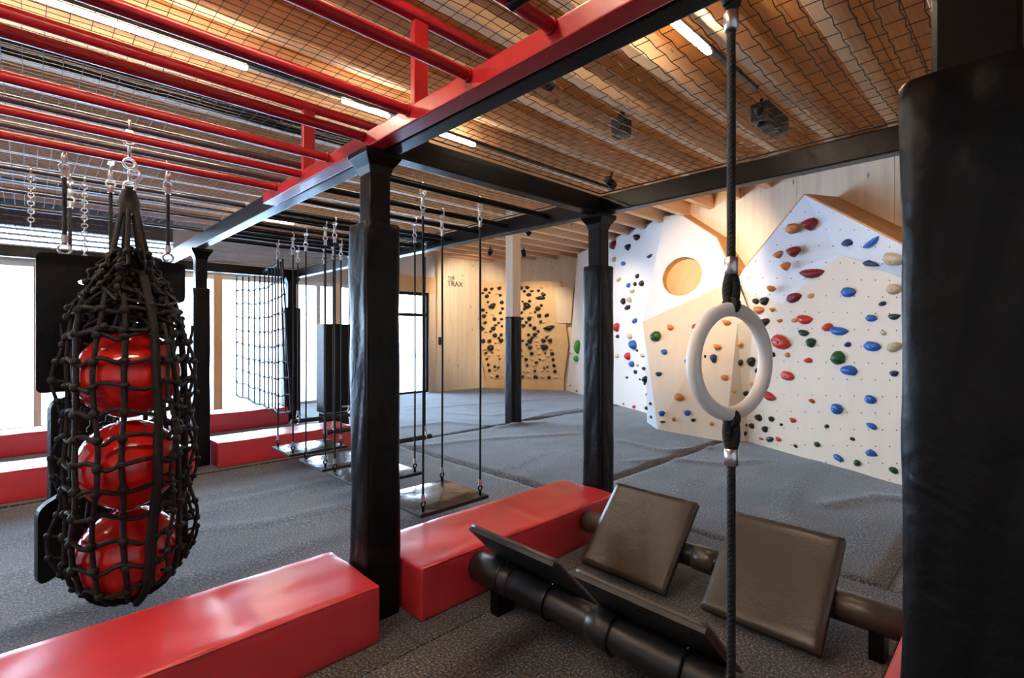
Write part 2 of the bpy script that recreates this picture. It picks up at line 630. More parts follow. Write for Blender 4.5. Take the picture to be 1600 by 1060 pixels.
# outdoors, seen washed out through the glass
tag(MB().box(-60, 60, 10.95, 90, -.4, -.2).build('pale_yard', 'pale_ground'), 'white yard outside beyond the windows', 'ground')['kind'] = 'structure'
tag(MB().box(-60, 60, 30, 36, -.199, -.15).build('road', 'road_asphalt'), 'grey strip of road outside across the yard', 'road')['kind'] = 'structure'
hb = thing('house', 'pale washed out house with grey roof seen through left window', 'house', (-4, 60, -.2))
MB().box(-9, 2, 56, 64, -.2, 4).build('wall', 'pale_render', hb)
MB().prism([(-9.5, 55.5, 4), (-9.5, 60, 6.6), (-9.5, 64.5, 4)], (12, 0, 0)).build('roof', 'roof_tile', hb)
for k in range(4):
    MB().box(-7.8 + k * 2.5, -6.8 + k * 2.5, 55.9, 56.02, 1.2, 2.6).build('window', 'road_asphalt', hb)


# ================================================================== STEEL FRAME, MONKEY BARS
FZ0, FZ1 = 2.47, 2.61
sf = thing('steel_frame', 'black square-section steel frame overhead carrying nets and swing pipes', 'frame', (2.4, 4.2, FZ0))


def beam(x0, x1, y0, y1, name='beam', m='black_steel', par=None, z0=FZ0, z1=FZ1):
    return MB().box(x0, x1, y0, y1, z0, z1).build(name, m, par or sf, bevel=.008)


beam(1.362, 1.455, -1.2, 9.0)
beam(3.32, 3.42, -1.2, 9.0)
beam(1.456, 3.319, 2.42, 2.52)
beam(1.456, 3.319, 8.87, 8.97)
beam(-.75, 1.361, 8.87, 8.97)
PIPES_R = [2.98, 3.52, 3.92, 4.42, 4.62, 5.08, 5.42, 5.86]
pm = MB().tube([(1.456, 0, 2.54), (3.319, 0, 2.54)], .024, 12).mesh('swing_pipe')
for py in PIPES_R + [4.7, 5.66, 6.2]:
    o = obj('swing_pipe', pm, 'black_steel', sf)
    o.location = Vector((0, py, 0))

mbf = thing('monkey_bar_frame', 'red tubular monkey bars with red girder at upper left', 'climbing frame', (1.3, 2.2, FZ0))
MB().box(1.265, 1.352, -1.2, 3.98, 2.468, 2.548).build('girder', 'red_steel', mbf, bevel=.006)
for k, by in enumerate((.69, 1.12, 1.56, 2.0, 2.43, 2.86, 3.28, 3.70)):
    MB().tube([(-1.6, by, 2.530), (1.264, by, 2.530)], .024, 14).build('bar', 'red_steel', mbf)
    MB().tube([(1.252, by, 2.530), (1.264, by, 2.530)], .029, 14).build('weld_collar', 'red_steel', mbf)
for uy in (1.97, 3.25):
    u = MB().tube([(-1.6, uy, 2.965), (2.16, uy, 2.965)], .032, 16).build('upper_pipe', 'red_steel', mbf)
    MB().tube([(2.16, uy, 2.965), (2.22, uy, 2.965)], .036, 16).build('end_cap', 'black_rubber', u)
    MB().box(1.27, 1.345, uy - .018, uy + .018, 2.549, 2.95).build('upright_plate', 'red_steel', mbf, bevel=.004)
beam(-.85, -.75, -1.2, 9.0, 'beam', 'black_steel', sf)

# hanging pipes above the bag and the boards
hp = MB().tube([(-1.6, 0, 2.615), (1.361, 0, 2.615)], .021, 12).mesh('hanging_pipe')
for py in (3.37, 3.79):
    o = obj('hanging_pipe', hp, 'grey_pipe_steel', sf)
    o.location = Vector((0, py, 0))
for py in (4.75, 5.5, 6.2):
    o = obj('hanging_pipe', hp, 'black_steel', sf)
    o.location = Vector((0, py, 0))

# black ventilation pipe under the joists
tag(MB().tube([(-4.9, 4.62, 3.36), (4.0, 4.62, 3.36)], .055, 20).build('ventilation_pipe', 'black_steel'), 'long black round pipe under the joists at upper left', 'pipe')


# ------------------------------------------------------------------ padded posts
def pad_mesh(w, h, rc, amp, seed, z0=0.0):
    """soft square sleeve with rounded corners, pulled into folds"""
    n, m = 40, 90
    vs, fs = [], []
    half = w / 2
    for j in range(m + 1):
        t = j / m
        z = z0 + h * (t if j < m - 1 else (1 - .006 if j == m - 1 else 1))
        for i in range(n):
            a = 2 * PI * (i + .5) / n
            c, s_ = math.cos(a), math.sin(a)
            p = 9.0
            r = half / ((abs(c) ** p + abs(s_) ** p) ** (1 / p))
            x, y = r * c, r * s_
            q = Vector((x * 5 + seed, y * 5, z * 2.2 + x * 6))
            d = mnoise.noise(q * 1.3) + .6 * mnoise.noise(Vector((x * 14, y * 14 + seed, z * 5 + (x + y) * 22)))
            d *= amp
            if j == m:
                x *= .955
                y *= .955
                d *= .4
            if t < .015:
                d = 0
            L_ = math.hypot(x, y)
            vs.append((x * (1 + d / L_), y * (1 + d / L_), z))
    for j in range(m):
        for i in range(n):
            i2 = (i + 1) % n
            fs.append((j * n + i, j * n + i2, (j + 1) * n + i2, (j + 1) * n + i))
    mb = MB().add(vs, fs, True)
    top = vs[-n:]
    mb.add(top + [(0, 0, z0 + h + .004)], [(i, (i + 1) % n, n) for i in range(n)], True)
    mb.add(vs[:n], [tuple(reversed(range(n)))])
    return mb


def padded_post(x, y, w, h, label, seed, ztop=FZ0, sw=.12, amp=.006):
    t = thing('padded_post', label, 'post', (x, y, 0), None)
    p = pad_mesh(w, h, .03, amp, seed).mesh('pad')
    for v in p.vertices:
        v.co += Vector((x, y, 0))
    obj('pad', p, 'black_vinyl', t)
    MB().box(x - sw / 2, x + sw / 2, y - sw / 2, y + sw / 2, h - .03, ztop - .11).build('steel_post', 'black_steel', t, bevel=.01)
    # flared head plate
    zz = ztop - .12
    mb = MB()
    s0, s1 = sw / 2, sw / 2 + .045
    rings = [(s0, zz), (s0 + .012, zz + .04), (s1, zz + .09), (s1, ztop - .002)]
    vs = [(x + i * s_, y + j * s_, z) for s_, z in rings for i, j in ((-1, -1), (1, -1), (1, 1), (-1, 1))]
    fs = [(r * 4 + k, r * 4 + (k + 1) % 4, r * 4 + 4 + (k + 1) % 4, r * 4 + 4 + k) for r in range(3) for k in range(4)]
    fs += [(3, 2, 1, 0), (12, 13, 14, 15)]
    mb.add(vs, fs).build('post_head', 'black_steel', t, bevel=.004)
    # stitched seam down one corner
    MB().tube([(x - w / 2 * .93, y - w / 2 * .93, .02 + h * k / 24) for k in range(24)], .004, 5).build('seam', 'black_vinyl', t)
    return t


padded_post(1.355, .075, .225, 2.0, 'huge black padded post filling the right edge of picture', 3.1, sw=.13, amp=.012)
padded_post(1.355, 2.47, .205, 2.085, 'black padded post between two red foam blocks in front', 8.7, amp=.010)
padded_post(3.37, 2.47, .19, 2.05, 'black padded post behind right end of salmon red foam block', 5.2, amp=.005)
padded_post(1.43, 6.62, .17, 2.02, 'black padded post right behind the bag of red balls', 1.9, amp=.004)
padded_post(3.3, 8.95, .26, 1.95, 'slim far padded post right of the cargo net', 6.4, sw=.14, amp=.004)

# wooden post with a round-cornered black pad
t = thing('wooden_post', 'pale square timber post with black pad around its lower half', 'post', (5.87, 6.05, 0))
MB().box(5.78, 5.96, 5.96, 6.14, 0, DZ).build('timber', 'post_spruce', t, bevel=.01)
p = pad_mesh(.215, 1.78, .02, .003, 4.4).mesh('pad')
for v in p.vertices:
    v.co += Vector((5.87, 6.05, .005))
obj('pad', p, 'black_vinyl', t)


# ================================================================== RED FOAM BLOCKS
def foam_block(x0, x1, y0, y1, h, label, creases=(), seed=0.0):
    t = thing('foam_block', label, 'foam block', ((x0 + x1) / 2, (y0 + y1) / 2, 0))
    bm = bmesh.new()
    bmesh.ops.create_cube(bm, size=1)
    for v in bm.verts:
        v.co = Vector(((x0 + x1) / 2 + v.co.x * (x1 - x0), (y0 + y1) / 2 + v.co.y * (y1 - y0), h / 2 + v.co.z * h))
    bmesh.ops.bevel(bm, geom=bm.edges[:], offset=.012, segments=3, affect='EDGES', profile=.5)
    xl = [e for e in bm.edges if abs(e.verts[0].co.x - e.verts[1].co.x) > .3]
    bmesh.ops.subdivide_edges(bm, edges=xl, cuts=50, use_grid_fill=True)
    yl = [e for e in bm.edges if abs(e.verts[0].co.y - e.verts[1].co.y) > .2]
    bmesh.ops.subdivide_edges(bm, edges=yl, cuts=12, use_grid_fill=True)
    zl = [e for e in bm.edges if abs(e.verts[0].co.z - e.verts[1].co.z) > .1]
    bmesh.ops.subdivide_edges(bm, edges=zl, cuts=6, use_grid_fill=True)
    for v in bm.verts:
        c = v.co
        if c.z < .03:
            continue
        d = .0035 * mnoise.noise(Vector((c.x * 3 + seed, c.y * 5, c.z * 5))) + .0015 * mnoise.noise(Vector((c.x * 11, c.y * 9 + seed, c.z * 9)))
        k = 0
        for cx in creases:
            k -= .012 * min(1, max(0, min(c.y - y0, y1 - c.y) - .02) * 12) * math.exp(-((c.x - cx - .10 * (c.y - y0)) / .03) ** 2)
        if c.z > h - .02:
            c.z += d * 1.5 + k
        if c.y < y0 + .01:
            c.y += d + .004 * mnoise.noise(Vector((c.x * 8 + c.z * 10, seed, 1)))
        if c.x > x1 - .01:
            c.x += d
    me = bpy.data.meshes.new('cover')
    for f in bm.faces:
        f.smooth = True
    bmesh.ops.recalc_face_normals(bm, faces=bm.faces)
    bm.to_mesh(me)
    bm.free()
    obj('cover', me, 'red_vinyl', t)
    # piped seams along the two long top edges
    for yy in (y0 + .002, y1 - .002):
        MB().tube([(x0 + .02 + (x1 - x0 - .04) * k / 20, yy, h - .006) for k in range(21)], .004, 6).build('piping', 'red_vinyl', t)
    return t


BH = .28
foam_block(-.86, 1.235, 2.2, 2.735, BH, 'glossy red foam block in left foreground below the ball bag', (.62, -.1), 1.0)
foam_block(1.47, 3.235, 2.2, 2.735, BH, 'salmon red foam block between the two front padded posts', (2.45,), 3.0)
foam_block(1.53, 3.2, -.17, .365, BH, 'red foam block corner peeking beside huge post at lower right', (), 5.0)
foam_block(-.75, 1.31, 6.29, 6.79, BH, 'lower nearer red foam block behind left hanging boards', (), 7.0)
foam_block(1.53, 3.12, 6.29, 6.79, BH, 'nearer red foam block behind the swings', (), 9.0)
foam_block(-.75, 1.3, 8.62, 9.12, BH, 'farther red foam block at far left by window', (), 11.0)
foam_block(1.5, 3.14, 8.62, 9.12, BH, 'farther red foam block under the cargo net', (), 13.0)


# ================================================================== HANGING THINGS
def swivel(p, s=1.0, ax=(1, 0, 0)):
    """shackle, swivel body and eye: bright hardware hanging down from point p"""
    x, y, z = p
    mb = MB()
    mb.ring((x, y, z - .022 * s), .022 * s, .006 * s, ax, 12, 6)
    mb.tube([(x, y, z - .040 * s), (x, y, z - .062 * s), (x, y, z - .085 * s)], [.010 * s, .016 * s, .010 * s], 8)
    mb.ring((x, y, z - .105 * s), .020 * s, .005 * s, (0, 1, 0), 12, 6)
    return mb


def clamp(p, r=.028):
    x, y, z = p
    mb = MB()
    mb.ring((x, y, z), r, .007, (1, 0, 0), 14, 6)
    mb.box(x - .016, x + .016, y - r * .7, y + r * .7, z - r - .012, z - r + .004)
    return mb


def swing(x0, x1, y0, y1, zt, label, group='hanging swing platforms', tilt=0):
    t = thing('swing_platform', label, 'swing', ((x0 + x1) / 2, (y0 + y1) / 2, zt))
    # board with padded, slightly sagging top
    MB().box(x0, x1, y0, y1, zt - .032, zt - .004).build('board', 'black_rubber', t, bevel=.008)
    n = 12
    vs, fs = [], []
    for j in range(n + 1):
        for i in range(n + 1):
            u, v = i / n, j / n
            e = min(u, 1 - u, v, 1 - v)
            zz = zt - .004 + .012 * min(1, e * 6) + (.004 * mnoise.noise(Vector((u * 5 + x0 * 3, v * 5, y0 * 7))) if e > .05 else 0)
            cr = min(math.hypot(u - a, v - b) for a in (0.09, .91) for b in (.09, .91))
            zz -= .010 * math.exp(-(cr / .1) ** 2)
            vs.append((x0 + .004 + (x1 - x0 - .008) * u, y0 + .004 + (y1 - y0 - .008) * v, zz))
    for j in range(n):
        for i in range(n):
            k = j * (n + 1) + i
            fs.append((k, k + 1, k + n + 2, k + n + 1))
    MB().add(vs, fs, True).build('padded_cover', 'swing_vinyl', t)
    for cx in (x0 + .05, x1 - .05):
        for cy in (y0 + .05, y1 - .05):
            rp = MB().tube([(cx, cy, zt + .10), (cx + .004, cy, 1.3), (cx, cy, 2.36)], .0085, 8).build('rope', 'black_rope', t)
            MB().tube([(cx, cy, zt + .07), (cx, cy, zt + .115)], .014, 10).build('ferrule', 'galvanised_steel', rp)
            MB().tube([(cx, cy, 2.335), (cx, cy, 2.385)], .014, 10).build('ferrule', 'galvanised_steel', rp)
            e = MB().ring((cx, cy, zt + .05), .018, .007, (0, 1, 0), 12, 6)
            e.tube([(cx, cy, zt - .01), (cx, cy, zt + .034)], .012, 8)
            e.build('eye_bolt', 'black_steel', rp)
            swivel((cx, cy, 2.505)).build('swivel', 'galvanised_steel', rp)
            clamp((cx, cy, 2.54), .03).build('pipe_clamp', 'galvanised_steel', rp)
    return t


mat('swing_vinyl', (0.030, 0.026, 0.022), 0.22, build=b_vinyl(20, 0.12, 0.2, 2.5))
swing(1.97, 2.60, 2.95, 3.55, .245, 'nearest swing platform, whole square seat right of middle post')
swing(1.97, 2.60, 3.87, 4.47, .245, 'second swing platform, largely hidden behind middle padded post')
swing(1.97, 2.60, 4.57, 5.13, .245, 'third swing platform, left of the middle padded post')
swing(1.97, 2.60, 5.37, 5.91, .245, 'farthest swing platform, bluish, before the red foam block')


def trapeze(x0, x1, y, z, label):
    t = thing('trapeze_bar', label, 'trapeze', ((x0 + x1) / 2, y, z))
    MB().tube([(x0, y, z), (x1, y, z)], .026, 14).build('bar', 'black_rubber', t)
    for xe, s_ in ((x0, -1), (x1, 1)):
        MB().tube([(xe, y, z), (xe + s_ * .012, y, z)], [.029, .024], 14).build('end_cap', 'black_plastic', t)
    for cx in (x0 + .07, x1 - .07):
        rp = MB().tube([(cx, y, z + .10), (cx, y, 2.36)], .0085, 8).build('rope', 'black_rope', t)
        MB().tube([(cx, y, z + .08), (cx, y, z + .125)], .014, 10).build('ferrule', 'galvanised_steel', rp)
        e = MB().ring((cx, y, z + .055), .02, .006, (0, 1, 0), 12, 6)
        e.ring((cx, y, z), .03, .007, (1, 0, 0), 14, 6)
        e.build('eye_bolt', 'galvanised_steel', rp)
        swivel((cx, y, 2.505)).build('swivel', 'galvanised_steel', rp)
        clamp((cx, y, 2.54), .03).build('pipe_clamp', 'galvanised_steel', rp)
    return t


trapeze(2.62, 3.26, 4.70, .35, 'black trapeze bar sticking out right of middle post')
trapeze(2.50, 3.14, 5.66, .36, 'black trapeze bar left of middle post, lower of two')
trapeze(2.30, 3.10, 6.20, .44, 'far black trapeze bar under the tall black pad')


# ------------------------------------------------------------------ bag of red balls
BX, BY = .395, 3.365
BALLZ = (1.285, .805, .335)
for zc, lb in zip(BALLZ, ('topmost glossy red ball inside the black rope net bag', 'middle glossy red ball inside the black rope net bag', 'lowest glossy red ball inside the black rope net bag')):
    t = thing('red_ball', lb, 'ball', (BX, BY, zc - .235))
    mb = MB()
    n, m = 36, 24
    vs, fs = [], []
    for i in range(m + 1):
        th = PI * i / m
        for j in range(n):
            ph = 2 * PI * j / n
            r = .233
            vs.append((BX + r * math.sin(th) * math.cos(ph), BY + r * math.sin(th) * math.sin(ph), zc + r * math.cos(th)))
    for i in range(m):
        for j in range(n):
            fs.append((i * n + j, (i + 1) * n + j, (i + 1) * n + (j + 1) % n, i * n + (j + 1) % n))
    mb.add(vs, fs, True)
    mb.build('shell', 'red_ball', t)
    # moulded rope eye on the crown
    e = MB().tube([(BX, BY, zc + .20), (BX, BY, zc + .236)], [.06, .05], 20)
    e.build('crown', 'red_ball', t)

bag = thing('ball_net_bag', 'black knotted rope net bag hanging at left with three red balls', 'net bag', (BX, BY, .08))


def prof(z):
    pts = [(.085, .02), (.10, .10), (.16, .18), (.24, .235), (.34, .258), (.5, .262), (.62, .255), (.8, .258), (.95, .252), (1.1, .255), (1.3, .252), (1.42, .246), (1.52, .24), (1.64, .22), (1.75, .18), (1.84, .14), (1.93, .09), (2.05, .055), (2.18, .035), (2.26, .02)]
    for (a, ra), (b, rb) in zip(pts, pts[1:]):
        if a <= z <= b:
            return ra + (rb - ra) * (z - a) / (b - a)
    return .02


def bagpt(a, z, k=1.0, off=0.0):
    r = prof(z) * k + off
    w = .014 * mnoise.noise(Vector((math.cos(a) * 2, math.sin(a) * 2, z * 3)))
    a2 = a + .16 * mnoise.noise(Vector((a * 2, z * 2.5, 3.3)))
    return Vector((BX + (r + w) * math.cos(a2), BY + (r + w) * math.sin(a2), z + .02 * mnoise.noise(Vector((a * 3, z * 5, 9)))))


rnd = random.Random(3)
NV = 13
ZS = [.085 + .128 * k for k in range(13)]
knots = []
for i in range(NV):
    a = 2 * PI * i / NV + .2
    zs = [.085 + 1.62 * k / 60 for k in range(61)]
    MB().tube([bagpt(a, z) for z in zs], .013, 6).build('vertical_rope', 'black_rope', bag)
    for z in ZS:
        knots.append(bagpt(a, z))
for z in ZS:
    pts = [bagpt(2 * PI * i / 48 + .2, z + .018 * math.sin(i * .9 + z * 9)) for i in range(49)]
    MB().tube(pts, .0115, 6, cap=False).build('horizontal_rope', 'black_rope', bag)
aa = math.atan2(-BY, -BX) + .38
MB().tube([bagpt(aa, .1 + 1.7 * k / 60, 1.0, .012) for k in range(61)], .021, 8).build('lacing_rope', 'black_rope', bag)
kb = MB()
for p in knots:
    kb.ball(p + (p - Vector((BX, BY, p.z))).normalized() * .004, .0245, 7, 5, (1, 1, rnd.uniform(.7, 1.1)))
kb.build('rope_knots', 'black_rope', bag, kind='stuff')
# loose outer layer of slack net, mostly seen at both flanks
for i in range(11):
    a = 2 * PI * i / 11 + .05
    if math.cos(a - (YAW + PI)) > .55:
        continue
    pts = [bagpt(a, .25 + 1.3 * k / 40, 1.0, .042 + .02 * math.sin(k * .5 + i)) for k in range(41)]
    MB().tube(pts, .009, 6).build('slack_rope', 'black_rope', bag)
    kk = MB()
    for k in range(1, 40, 3):
        kk.ball(pts[k], .019, 7, 5)
        q = pts[k]
        d = (q - Vector((BX, BY, q.z))).normalized()
        kk.tube([q, q - d * .05 + Vector((0, 0, -.01))], .008, 5)
    kk.build('slack_knots', 'black_rope', bag, kind='stuff')
# bunched net above the balls
tg = MB()
for i in range(130):
    a = rnd.uniform(0, 2 * PI)
    z = rnd.uniform(1.56, 1.90)
    pts = [bagpt(a, z, rnd.uniform(.5, 1.0))]
    for k in range(5):
        a += rnd.uniform(-.5, .5)
        z = min(1.94, max(1.52, z + rnd.uniform(-.10, .10)))
        pts.append(bagpt(a, z, rnd.uniform(.55, 1.12)))
    tg.tube(pts, .009, 5)
    for p in pts[::2]:
        tg.ball(p, .018, 6, 4)
tg.build('bunched_net', 'black_rope', bag, kind='stuff')
tg = MB()
lv = -RT
for i in range(9):
    s0 = Vector((BX, BY, 1.66)) + lv * .10
    p1 = s0 + lv * rnd.uniform(.08, .20) + FW * rnd.uniform(-.06, .06) + Vector((0, 0, rnd.uniform(-.06, .06)))
    p2 = p1 + Vector((0, 0, -rnd.uniform(.03, .08))) + lv * rnd.uniform(-.05, .03)
    p3 = s0 + Vector((0, 0, -.12)) + lv * rnd.uniform(0, .06)
    tg.tube([s0, (s0 + p1) / 2 + Vector((0, 0, .02)), p1, p2, (p2 + p3) / 2, p3], .008, 6)
    for p in (p1, p2, (s0 + p1) / 2):
        tg.ball(p, .017, 6, 5)
tg.build('loose_tangle', 'black_rope', bag, kind='stuff')
for i in range(7):
    a = 2 * PI * i / 7
    q = Vector((BX, BY, 0))
    pts = [bagpt(a, 1.72), q + Vector((.085 * math.cos(a), .085 * math.sin(a), 1.9)), q + Vector((.035 * math.cos(a), .035 * math.sin(a), 2.16)), q + Vector((.012 * math.cos(a), .012 * math.sin(a), 2.27))]
    MB().tube(pts, .0125, 7).build('gathering_rope', 'black_rope', bag)
MB().tube([(BX, BY, 2.14), (BX, BY, 2.2), (BX, BY, 2.27)], [.042, .05, .03], 12).build('rope_binding', 'black_rope', bag)
ch = MB()
for k in range(5):
    ch.ring((BX, BY, 2.29 + k * .062), .026, .0065, (1, 0, 0) if k % 2 else (0, 1, 0), 12, 6)
ch.ring((BX + .02, BY - .02, 2.35), .03, .007, (1, 1, 0), 12, 6)
ch.build('chain', 'galvanised_steel', bag)
clamp((BX, 3.37, 2.615), .028).build('pipe_clamp', 'galvanised_steel', bag)


# ------------------------------------------------------------------ hanging black boards behind the bag
def rounded(pts, r, n=5):
    out = []
    m = len(pts)
    for i in range(m):
        p, a, b = Vector(pts[i]), Vector(pts[i - 1]), Vector(pts[(i + 1) % m])
        da, db = (a - p).normalized(), (b - p).normalized()
        rr = min(r, (a - p).length / 2.1, (b - p).length / 2.1)
        p0, p1 = p + da * rr, p + db * rr
        for k in range(n + 1):
            t_ = k / n
            out.append(p0 * (1 - t_) ** 2 + p * 2 * t_ * (1 - t_) + p1 * t_ ** 2)
    return out


def hang_board(name, label, org, u, outline, thick, ropes, holes=(), r=.05, pipe=None):
    """outline in (along u, z); ropes = list of (along u, top z)"""
    u = Vector(u).normalized()
    nrm = Vector((u.y, -u.x, 0))
    o3 = Vector(org)
    P = lambda a, z: o3 + u * a + Vector((0, 0, z))
    t = thing(name, label, 'board', o3)
    out = rounded([P(a, z) for a, z in outline], r)
    loops = [out] + [[P(ha + rx * math.cos(2 * PI * k / 16), hz + rz * math.sin(2 * PI * k / 16)) for k in range(16)] for ha, hz, rx, rz in holes]
    flat = [p for l in loops for p in l]
    tris = tessellate_polygon(loops)
    mb = MB()
    e = nrm * thick
    mb.add(flat + [p + e for p in flat], [tuple(tt) for tt in tris] + [tuple(i + len(flat) for i in reversed(tt)) for tt in tris])
    k0 = 0
    for l in loops:
        n = len(l)
        mb.add(l + [p + e for p in l], [(i, (i + 1) % n, (i + 1) % n + n, i + n) for i in range(n)])
        k0 += n
    me = mb.mesh('board')
    bm = bmesh.new()
    bm.from_mesh(me)
    bmesh.ops.remove_doubles(bm, verts=bm.verts, dist=1e-5)
    bmesh.ops.recalc_face_normals(bm, faces=bm.faces)
    bm.to_mesh(me)
    bm.free()
    obj('board', me, 'black_vinyl', t)
    for a, zb, zt in ropes:
        q = P(a, 0) + e / 2
        rp = MB().tube([q + Vector((0, 0, zb + .06)), q + Vector((0, 0, zt - .17))], .011, 8).build('rope', 'black_rope', t)
        for zz in (zb + .085, zt - .2):
            MB().tube([q + Vector((0, 0, zz - .02)), q + Vector((0, 0, zz + .025))], .017, 10).build('ferrule', 'galvanised_steel', rp)
        MB().ring(q + Vector((0, 0, zb + .03)), .028, .007, nrm, 12, 6).build('eye', 'galvanised_steel', rp)
        swivel(tuple(q + Vector((0, 0, zt - .035))), 1.2).build('swivel', 'galvanised_steel', rp)
        clamp(tuple(q + Vector((0, 0, zt))), .027).build('pipe_clamp', 'galvanised_steel', rp)
    return t


hang_board('hanging_board', 'large black hanging board with an oval slot, behind the ball bag', (.035, 3.82, 0), (1, 0, 0),
           [(0, 1.17), (.42, 1.17), (.42, 1.70), (.705, 1.70), (.705, 1.955), (0, 1.955)], -.05, [(.12, 1.955, 2.615), (.615, 1.955, 2.615)], [(.225, 1.80, .048, .018)], .035)
hang_board('hanging_board', 'black rounded board hung left of the ball bag, under the large one', (.10, 4.72, 0), (.93, .37, 0),
           [(0, .30), (.42, .30), (.42, 1.17), (.15, 1.08), (0, 1.03)], .05, [(.12, 1.02, 2.615)], (), .06)
hang_board('hanging_board', 'low black rounded board at left edge of the bag, nearest the floor', (.03, 3.98, 0), (.96, .28, 0),
           [(0, .05), (.72, .34), (.72, .50), (.42, .62), (.16, .58), (0, .50)], .05, [(.36, .58, 2.615)], (), .06)
# spare chains dangling from the pipes
for k, (cx, cy, zt, zb, lb) in enumerate(((.30, 4.75, 2.59, 2.05, 'bright steel chain hanging just left of bag top'), (.02, 4.75, 2.59, 2.25, 'short steel chain hanging at left above the large board'))):
    mb = MB()
    z = zt - .03
    i = 0
    while z > zb:
        mb.ring((cx, cy, z), .017, .0045, (1, 0, 0) if i % 2 else (0, 1, 0), 10, 5)
        z -= .028
        i += 1
    t = thing('hanging_chain', lb, 'chain', (cx, cy, zt))
    mb.build('links', 'galvanised_steel', t)
    clamp((cx, cy, 2.615), .028).build('pipe_clamp', 'galvanised_steel', t)

# ------------------------------------------------------------------ cargo net and tall pad
cn = thing('cargo_net', 'white-lit climbing cargo net hanging before bright far window', 'net', (2.72, 8.9, .3))
NA, NB = Vector((2.62, 7.42, 0)), Vector((2.80, 10.25, 0))


def cpt(u, v):
    """u across 0..1 from near to far end, v down 0..1"""
    p = NA.lerp(NB, u)
    sag = .16 * math.sin(PI * u)
    top = 2.55 - .0 * u
    z = top + (.37 - top) * v
    bow = .25 * math.sin(PI * min(1, u * 1.0)) * .4
    curl = .12 * max(0, (.12 - u) / .12)
    return p + Vector((bow + curl * (v), -.0, z - .0 - sag * .35 * (1 if v > .05 else 0)))


for i in range(12):
    u = (i / 11) ** 1.25
    MB().tube([cpt(u, k / 16) for k in range(17)], .0125, 6).build('vertical_rope', 'black_rope', cn)
ck = MB()
for j in range(10):
    v = j / 9
    MB().tube([cpt(k / 22, v) + Vector((0, 0, .02 * math.sin(k + j))) for k in range(23)], .012 if 0 < j < 9 else .02, 6).build('horizontal_rope', 'black_rope', cn)
    for i in range(12):
        ck.ball(cpt((i / 11) ** 1.25, v), .022, 6, 4)
ck.build('rope_knots', 'black_rope', cn, kind='stuff')

tp = thing('tall_pad', 'tall black padded panel standing upright behind the swings', 'pad', (3.6, 8.1, .22))
c0 = Vector((3.42, 7.86, 0))
MB().box(3.40, 3.86, 7.82, 8.12, .23, 1.66).build('pad', 'black_vinyl', tp, bevel=.02)
MB().box(3.42, 3.84, 7.86, 8.08, 0.0, .22).build('stand', 'black_steel', tp, bevel=.01)
for k, x in enumerate((3.70, 3.73, 3.755, 3.785, 3.81)):
    MB().box(x, x + .016, 7.812, 7.819, .30, .325).build('letter', 'white_ink', tp)

# ------------------------------------------------------------------ gym ring on its rope
RD = 1.05
RC = EYE + ray(1142.5, 565) * RD
rg = thing('gym_ring', 'white plastic gymnastic ring on a black rope, foreground right', 'ring', (RC.x, RC.y, RC.z))
ang = math.radians(-16.5)
ra = Vector((math.cos(ang), math.sin(ang), 0))
rn = ra.cross(Vector((0, 0, 1)))
mb = MB()
Rr = .109
mb.tube([RC + ra * (Rr * math.cos(2 * PI * k / 64)) + Vector((0, 0, Rr * math.sin(2 * PI * k / 64))) for k in range(65)], .0148, 20, cap=False)
mb.build('ring', 'white_plastic', rg)


def rope_run(z0, z1, name):
    MB().tube([(RC.x, RC.y, z0), (RC.x + .001, RC.y, (z0 + z1) / 2), (RC.x, RC.y, z1)], .0088, 12).build(name, 'black_rope', rg)


zt_, zb_ = RC.z + .124, RC.z - .124
rope_run(zt_ + .07, 2.17, 'rope')
rope_run(.02, zb_ - .07, 'rope')
for z, s_ in ((zt_, 1), (zb_, -1)):
    mb = MB()
    for dd in (-.006, .006):
        pts = [Vector((RC.x, RC.y, z - s_ * .018)) + ra * (dd * 1.0 * math.sin(PI * k / 6)) + rn * (.0062 * (1 if dd > 0 else -1) * math.sin(PI * k / 6)) + Vector((0, 0, s_ * .085 * k / 6)) for k in range(7)]
        mb.tube(pts, .0098, 10)
    mb.ring((RC.x, RC.y, z - s_ * .006), .0135, .0085, ra, 12, 8)
    mb.build('rope_eye', 'black_rope', rg)
    MB().ring((RC.x, RC.y, z - s_ * .004), .012, .0035, ra, 14, 6).build('thimble', 'galvanised_steel', rg)
    MB().tube([(RC.x, RC.y, z + s_ * .058), (RC.x, RC.y, z + s_ * .06), (RC.x, RC.y, z + s_ * .092), (RC.x, RC.y, z + s_ * .094)], [.0115, .0138, .0138, .0115], 20).build('ferrule', 'galvanised_steel', rg)
MB().tube([(RC.x, RC.y, 2.133), (RC.x, RC.y, 2.135), (RC.x, RC.y, 2.172), (RC.x, RC.y, 2.174)], [.0115, .0145, .0145, .0115], 20).build('ferrule', 'galvanised_steel', rg)
mb = MB()
mb.ring((RC.x, RC.y, 2.200), .014, .0115, rn, 16, 8)
mb.build('rope_eye', 'black_rope', rg)
mb = MB()
mb.ring((RC.x, RC.y, 2.226), .020, .006, ra, 14, 8)
for k in range(9):
    mb.ring((RC.x, RC.y, 2.262 + k * .026), .018, .0045, (1, 0, 0) if k % 2 else (0, 1, 0), 10, 6)
mb.build('shackle_chain', 'black_steel', rg)
MB().tube([(RC.x, -.9, 2.5), (RC.x, 1.1, 2.5)], .02, 12).build('hanging_pipe', 'black_steel', sf)


